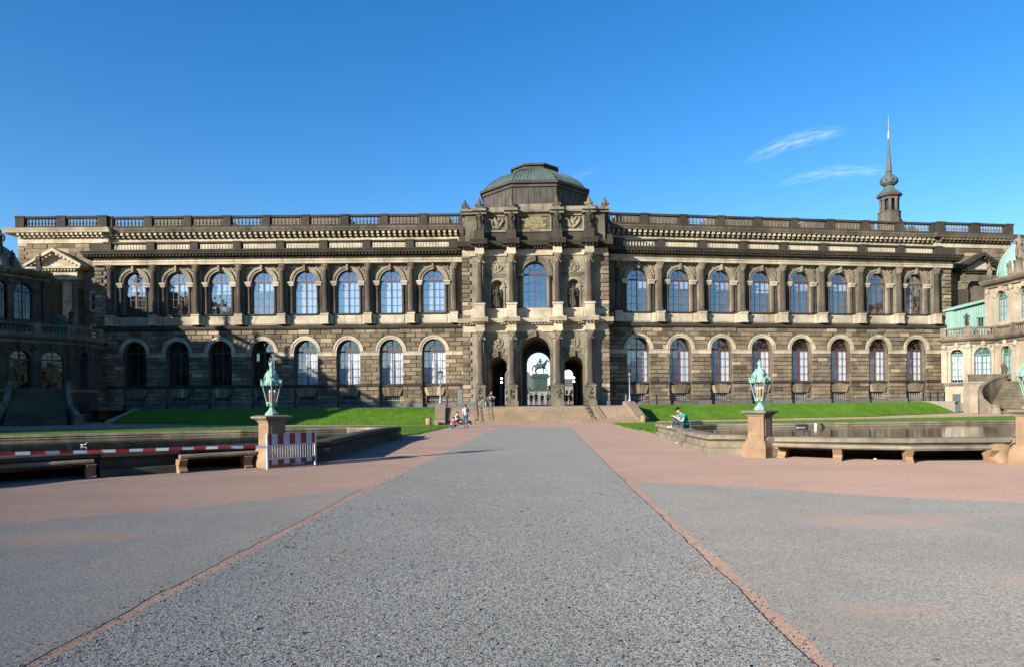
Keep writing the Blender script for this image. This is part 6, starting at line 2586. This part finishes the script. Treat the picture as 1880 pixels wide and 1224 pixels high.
# ------------------------------------------------------------------ bicycles leaning by the left passage
def bicycle(label, loc, rz, col='iron'):
    o = thing('bicycle', label, 'bicycle', loc, 'bicycles by the gate', rz)
    R_ = .34
    for x in (-.52, .52):
        t = MB()
        t.tube([Vector((x + R_ * cos(2 * pi * k / 20), 0, R_ + R_ * sin(2 * pi * k / 20))) for k in range(21)], .02, 6, True, False)
        w = sub('wheel', t.mesh('wheel', 'black'), o)
        s = MB()
        for k in range(10):
            a = pi * k / 5
            s.tube([Vector((x, 0, R_)), Vector((x + R_ * cos(a), 0, R_ + R_ * sin(a)))], .005, 3, False)
        s.tube([Vector((x, -.05, R_)), Vector((x, .05, R_))], .03, 6)
        sub('spokes', s.mesh('spokes', 'galv'), w)
    fm = MB()
    bb, st, hd, rw = Vector((-.05, 0, .30)), Vector((-.2, 0, .80)), Vector((.36, 0, .82)), Vector((-.52, 0, R_))
    for p, q in ((bb, st), (st, hd), (bb, hd + Vector((.02, 0, -.12))), (rw, bb), (rw, st), (hd + Vector((-.03, 0, .12)), Vector((.52, 0, R_)))):
        fm.tube([p, q], .018, 6)
    sub('bicycle_frame', fm.mesh('bicycle_frame', col), o)
    h = MB()
    h.tube([Vector((.27, -.28, .98)), Vector((.36, -.1, 1.0)), Vector((.36, .1, 1.0)), Vector((.27, .28, .98))], .015, 6)
    h.tube([hd, Vector((.34, 0, 1.0))], .016, 6)
    sub('handlebar', h.mesh('handlebar', 'galv'), o)
    s = MB()
    s.blob(Vector((-.24, 0, .92)), (.14, .07, .04), 0)
    s.tube([st, Vector((-.23, 0, .9))], .014, 6)
    sub('saddle', s.mesh('saddle', 'black'), o)
    b = MB()
    b.blob(Vector((.52, 0, .82)), (.05, .05, .05), 0)
    sub('headlight', b.mesh('headlight', 'white'), o)
    return o


for px, Y, rz, col, lab in ((889, 71.5, .35, 'galv', 'silver bicycle leaning by the left passage, farthest left of the group'), (896, 71.0, 1.15, 'iron', 'dark bicycle seen nearly head on between the two other bicycles'), (904, 71.3, 1.35, 'iron', 'dark bicycle nearest to the left passage opening')):
    bicycle(lab, (*XY(px, Y), ZT), rz, col)

# ------------------------------------------------------------------ people
M['dryleaf'] = plain('dry_leaf', (0.16, 0.095, 0.04), 0.8, var=0.5)
M['greycloth'] = plain('pale_grey_cotton', (0.33, 0.34, 0.36), 0.85)
S = standing
person('person in a pale grey shirt and blue jeans standing before the steps', G(855, 784), radians(165), S(1.68, .06, .05), 'greycloth', 'jeans', 'black', 'hair')
bp = MB()
bpos = G(857.3, 784)
bp.blob(bpos + Vector((.02, -.0, 1.22)), (.17, .12, .26), radians(165), .05, 0, 8, 6)
tag(part('backpack', bp, 'navycloth'), 'dark backpack on the person standing before the steps', 'backpack')


def sitting_ground(k=1.0):
    J = dict(hip=(0, 0, .14), chest=(0, -.06, .52), neck=(0, -.08, .69), head=(0, -.10, .82), shL=(-.18, -.06, .61), shR=(.18, -.06, .61),
             elL=(-.25, -.16, .36), elR=(.25, -.16, .36), wrL=(-.14, -.38, .38), wrR=(.14, -.38, .38), hjL=(-.09, -.02, .13), hjR=(.09, -.02, .13),
             knL=(-.16, -.42, .44), knR=(.16, -.42, .44), anL=(-.14, -.62, .08), anR=(.14, -.62, .08), toL=(-.15, -.80, .04), toR=(.15, -.80, .04))
    return {a: tuple(c * k for c in b) for a, b in J.items()}


def raised(J, dz, dy=0.0):
    return {a: (b[0], b[1] + (dy if a[:2] in ('kn', 'an', 'to') else 0), b[2] + (dz if a[:2] not in ('an', 'to') else (0 if dz > .2 else dz))) for a, b in J.items()}


person('person in a pale blue top sitting on the lowest step by the left lawn', SF(1.75, .30, .0), radians(60), raised(sitting_ground(1.0), .14), 'palecloth', 'navycloth', 'black', 'hair', 1.0)
person('child in a red top sitting on the grit beside the person in pale blue', G(832.5, 785.5), radians(25), sitting_ground(.82), 'redcloth', 'jeans', 'black', 'hair', 1.0)

# walkers in the passages, seen against the light
for px, Y, rz, h, stp, top, leg, lab, ln in (
        (975.5, 93, 180, 1.66, .10, 'darkcloth', 'darkcloth', 'person in black with long hair walking through the gate, leftmost of the four', .1),
        (984.5, 92, 180, 1.80, .12, 'darkcloth', 'darkcloth', 'tall person in black walking through the gate, second from the left', 0),
        (995.5, 95, 180, 1.66, .06, 'browncloth', 'darkcloth', 'person in a brown jacket walking through the gate, third from the left', 0),
        (1006.5, 89, 175, 1.74, .05, 'palecloth', 'darkcloth', 'person in a pale blue top with a red hood in the gate arch', 0),
        (1039.5, 94, 180, 1.68, .1, 'navycloth', 'darkcloth', 'person in navy in the right passage, left of two', 0),
        (1047, 93, 170, 1.72, .1, 'darkcloth', 'darkcloth', 'person in black in the right passage, right of two', 0)):
    person(lab, (*XY(px, Y), ZT), radians(rz), S(h, stp, .05), top, leg, 'black', 'redcloth' if 'hood' in lab else 'hair', 1.2, ln)
person('person in a red jacket bending over the bicycles by the left passage', (*XY(899.5, 72.6), ZT), radians(70), S(1.62, .05, .35, -.18), 'redcloth', 'navycloth', 'black', 'hair', 1.2)

# the reader in green on the right pool corner: sits sideways, one foot up on the coping
seat = G(1267, 817) + Vector((0.0, .25, .64))


def reader():
    o = Vector((G(1262, 812).x - .12, G(1262, 812).y - .24, 0.64))
    # local axes here: -y is the way he faces (towards picture left), +x is towards the camera
    J = dict(hip=(0, .06, .12), chest=(0, -.12, .48), neck=(0, -.24, .63), head=(0, -.34, .73), face=(0, -.86, -.5),
             shR=(.19, -.14, .56), shL=(-.19, -.14, .56), elR=(.22, -.26, .27), elL=(-.21, -.40, .36), wrR=(.10, -.50, .45), wrL=(-.06, -.56, .46),
             hjR=(.09, .02, .10), hjL=(-.09, 0, .10), knR=(.34, -.38, .13), anR=(.46, -.28, -.30), toR=(.50, -.42, -.38),
             knL=(-.14, -.42, .42), anL=(-.10, -.62, .06), toL=(-.10, -.80, .06))
    p = person('person with dark hair in a teal T-shirt and jeans sitting hunched on the pool corner', o, radians(-74), J, 'teal', 'jeans', 'shoe', 'hair', 1.0)
    b = MB()
    return p, o


reader()
m = MB()
bk = Vector((G(1257, 812).x, G(1257, 812).y, 0))
pg = at(1245.5, 763, 30.9)
f = frame(pg.x, pg.y, radians(-30))
m.box(f, -.07, .07, -.006, .006, pg.z - .09, pg.z + .07, .004)
tag(part('booklet', m, 'whitecloth'), 'small white booklet held by the person in the teal T-shirt', 'booklet')
# black coat lying behind him on the coping
m = MB()
cp0 = at(1283, 779, 33.0)
f = frame(cp0.x, 34.6, radians(-8))
m.prism(f, [(-.75, .56), (.55, .56), (.62, .66), (.50, .78), (-.1, .74), (-.75, .66)], -.28, .25)
tag(part('coat', m, 'darkcloth'), 'black coat lying folded behind the person in the teal T-shirt', 'coat')

# things on and beside the water
m = MB()
p = at(1477, 778, 35.6)
m.box(frame(p.x, 35.8, radians(5)), -.28, .24, -.15, .15, .3, .50, .02)
tag(part('pump_box', m, 'darkcloth'), 'low black box at the far edge of the right pool', 'box')
m = MB()
p = at(1476, 780, 34.9)
m.box(frame(p.x, 35.3, radians(5)), -.18, .25, -.06, .06, .33, .37, .02)
tag(part('float', m, 'white'), 'flat white float on the water before the low black box', 'float')
m = MB()
p = at(1497.5, 780, 35.6)
m.lathe(WF, p.x, -35.6, [(.06, .3), (.06, .54), (.03, .56)], 10)
tag(part('water_gauge', m, 'white'), 'short white post standing in the right pool', 'post')
m = MB()
p = at(1511, 780, 35.4)
f = frame(p.x, 35.4, 0)
m.prism(f, [(-.12, .53), (-.05, .55), (.10, .33), (.0, .33)], -.1, .1)
tag(part('spout', m, 'darkcloth'), 'small black spout leaning out of the right pool', 'spout')


def duck(label, loc, rz):
    o = thing('duck', label, 'duck', loc, None, rz)
    q = [[((0, .0, .06), (.10, .08)), ((0, -.13, .08), (.08, .07)), ((0, -.2, .18), .035), ((0, -.22, .24), .04), ((0, -.29, .23), .016)],
         [((0, .0, .06), (.10, .08)), ((0, .15, .08), (.06, .05)), ((0, .24, .12), .02)]]
    sub('body', skin('body', q, 'whitecloth'), o)


duck('small pale duck swimming on the left pool', at(153.5, 817, 25.0), radians(120))
for ob in bpy.data.objects:
    if ob.name.startswith('duck'):
        ob.location.z = .34
        ob.scale = (.42,) * 3
# litter and tiny bits on the grit
for px, py, lab, r in ((675, 815, 'crumpled pale litter at the foot of the left pool wall', .06), (1243, 813, 'small white stone on the grit below the seated person', .06), (1607, 843, 'flat white scrap under the long bench', .07)):
    p = G(px, py)
    m = MB()
    m.blob(p + Vector((0, 0, r * .4)), (r, r * .8, r * .5), .4, .25)
    tag(part('litter', m, 'whitecloth'), lab, 'litter')

# loose chippings, twigs and grit kicked over the walkway, the crossing and their borders
r = random.Random(77)
for mat_, label, n, pick in (('gravel', 'loose grey chippings lying about on the walkway', 2600, 0), ('pink', 'pinkish stones scattered along the borders of the walkway', 1500, 1)):
    m = MB()
    for _ in range(n):
        Y = 3.6 + 13.0 * r.random() ** 1.7
        xl = pl2.x + (pl1.x - pl2.x) * (Y - pl2.y) / (pl1.y - pl2.y)
        xr = pr2.x + (pr1.x - pr2.x) * (Y - pr2.y) / (pr1.y - pr2.y)
        if pick == 0:
            x = r.uniform(xl - .3, xr + .3)
        else:
            x = r.choice((xl, xr)) + r.gauss(0, .16)
        k = r.uniform(.006, .015) * (1 if pick == 0 else .7) * (1.6 if r.random() < .06 else 1)
        z = .012 if xl < x < xr else .004
        v = [Vector((x + k * r.uniform(.6, 1.2) * cos(a), Y + k * r.uniform(.6, 1.2) * sin(a), z + (k * .1 if q == 0 else k * .7))) + (Vector((0, 0, 0)) if q == 0 else Vector((r.uniform(-.2, .2) * k, r.uniform(-.2, .2) * k, 0))) for q in (0, 1) for a in (0.3, 1.8, 3.2, 4.9)]
        v = v[:4] + [p.lerp(Vector((x, Y, p.z)), .35) for p in v[4:]]
        m.add(v, ((0, 1, 5, 4), (1, 2, 6, 5), (2, 3, 7, 6), (3, 0, 4, 7), (4, 5, 6, 7)))
    tag(part('gravel', m, mat_), label, None, None, 'stuff')
m = MB()
for _ in range(70):
    Y = 3.8 + 16 * r.random() ** 1.4
    p = Vector((r.uniform(-.62, .62) * Y, Y, .016))
    a, k = r.uniform(0, 6.28), r.uniform(.012, .03)
    d, e = Vector((cos(a), sin(a), 0)) * k, Vector((-sin(a), cos(a), r.uniform(-.2, .5))) * k * .5
    m.add((p - d, p + e, p + d + Vector((0, 0, k * .3)), p - e), ((0, 1, 2, 3),))
tag(part('leaves', m, 'dryleaf'), 'few dry leaves blown over the gravel', None, None, 'stuff')
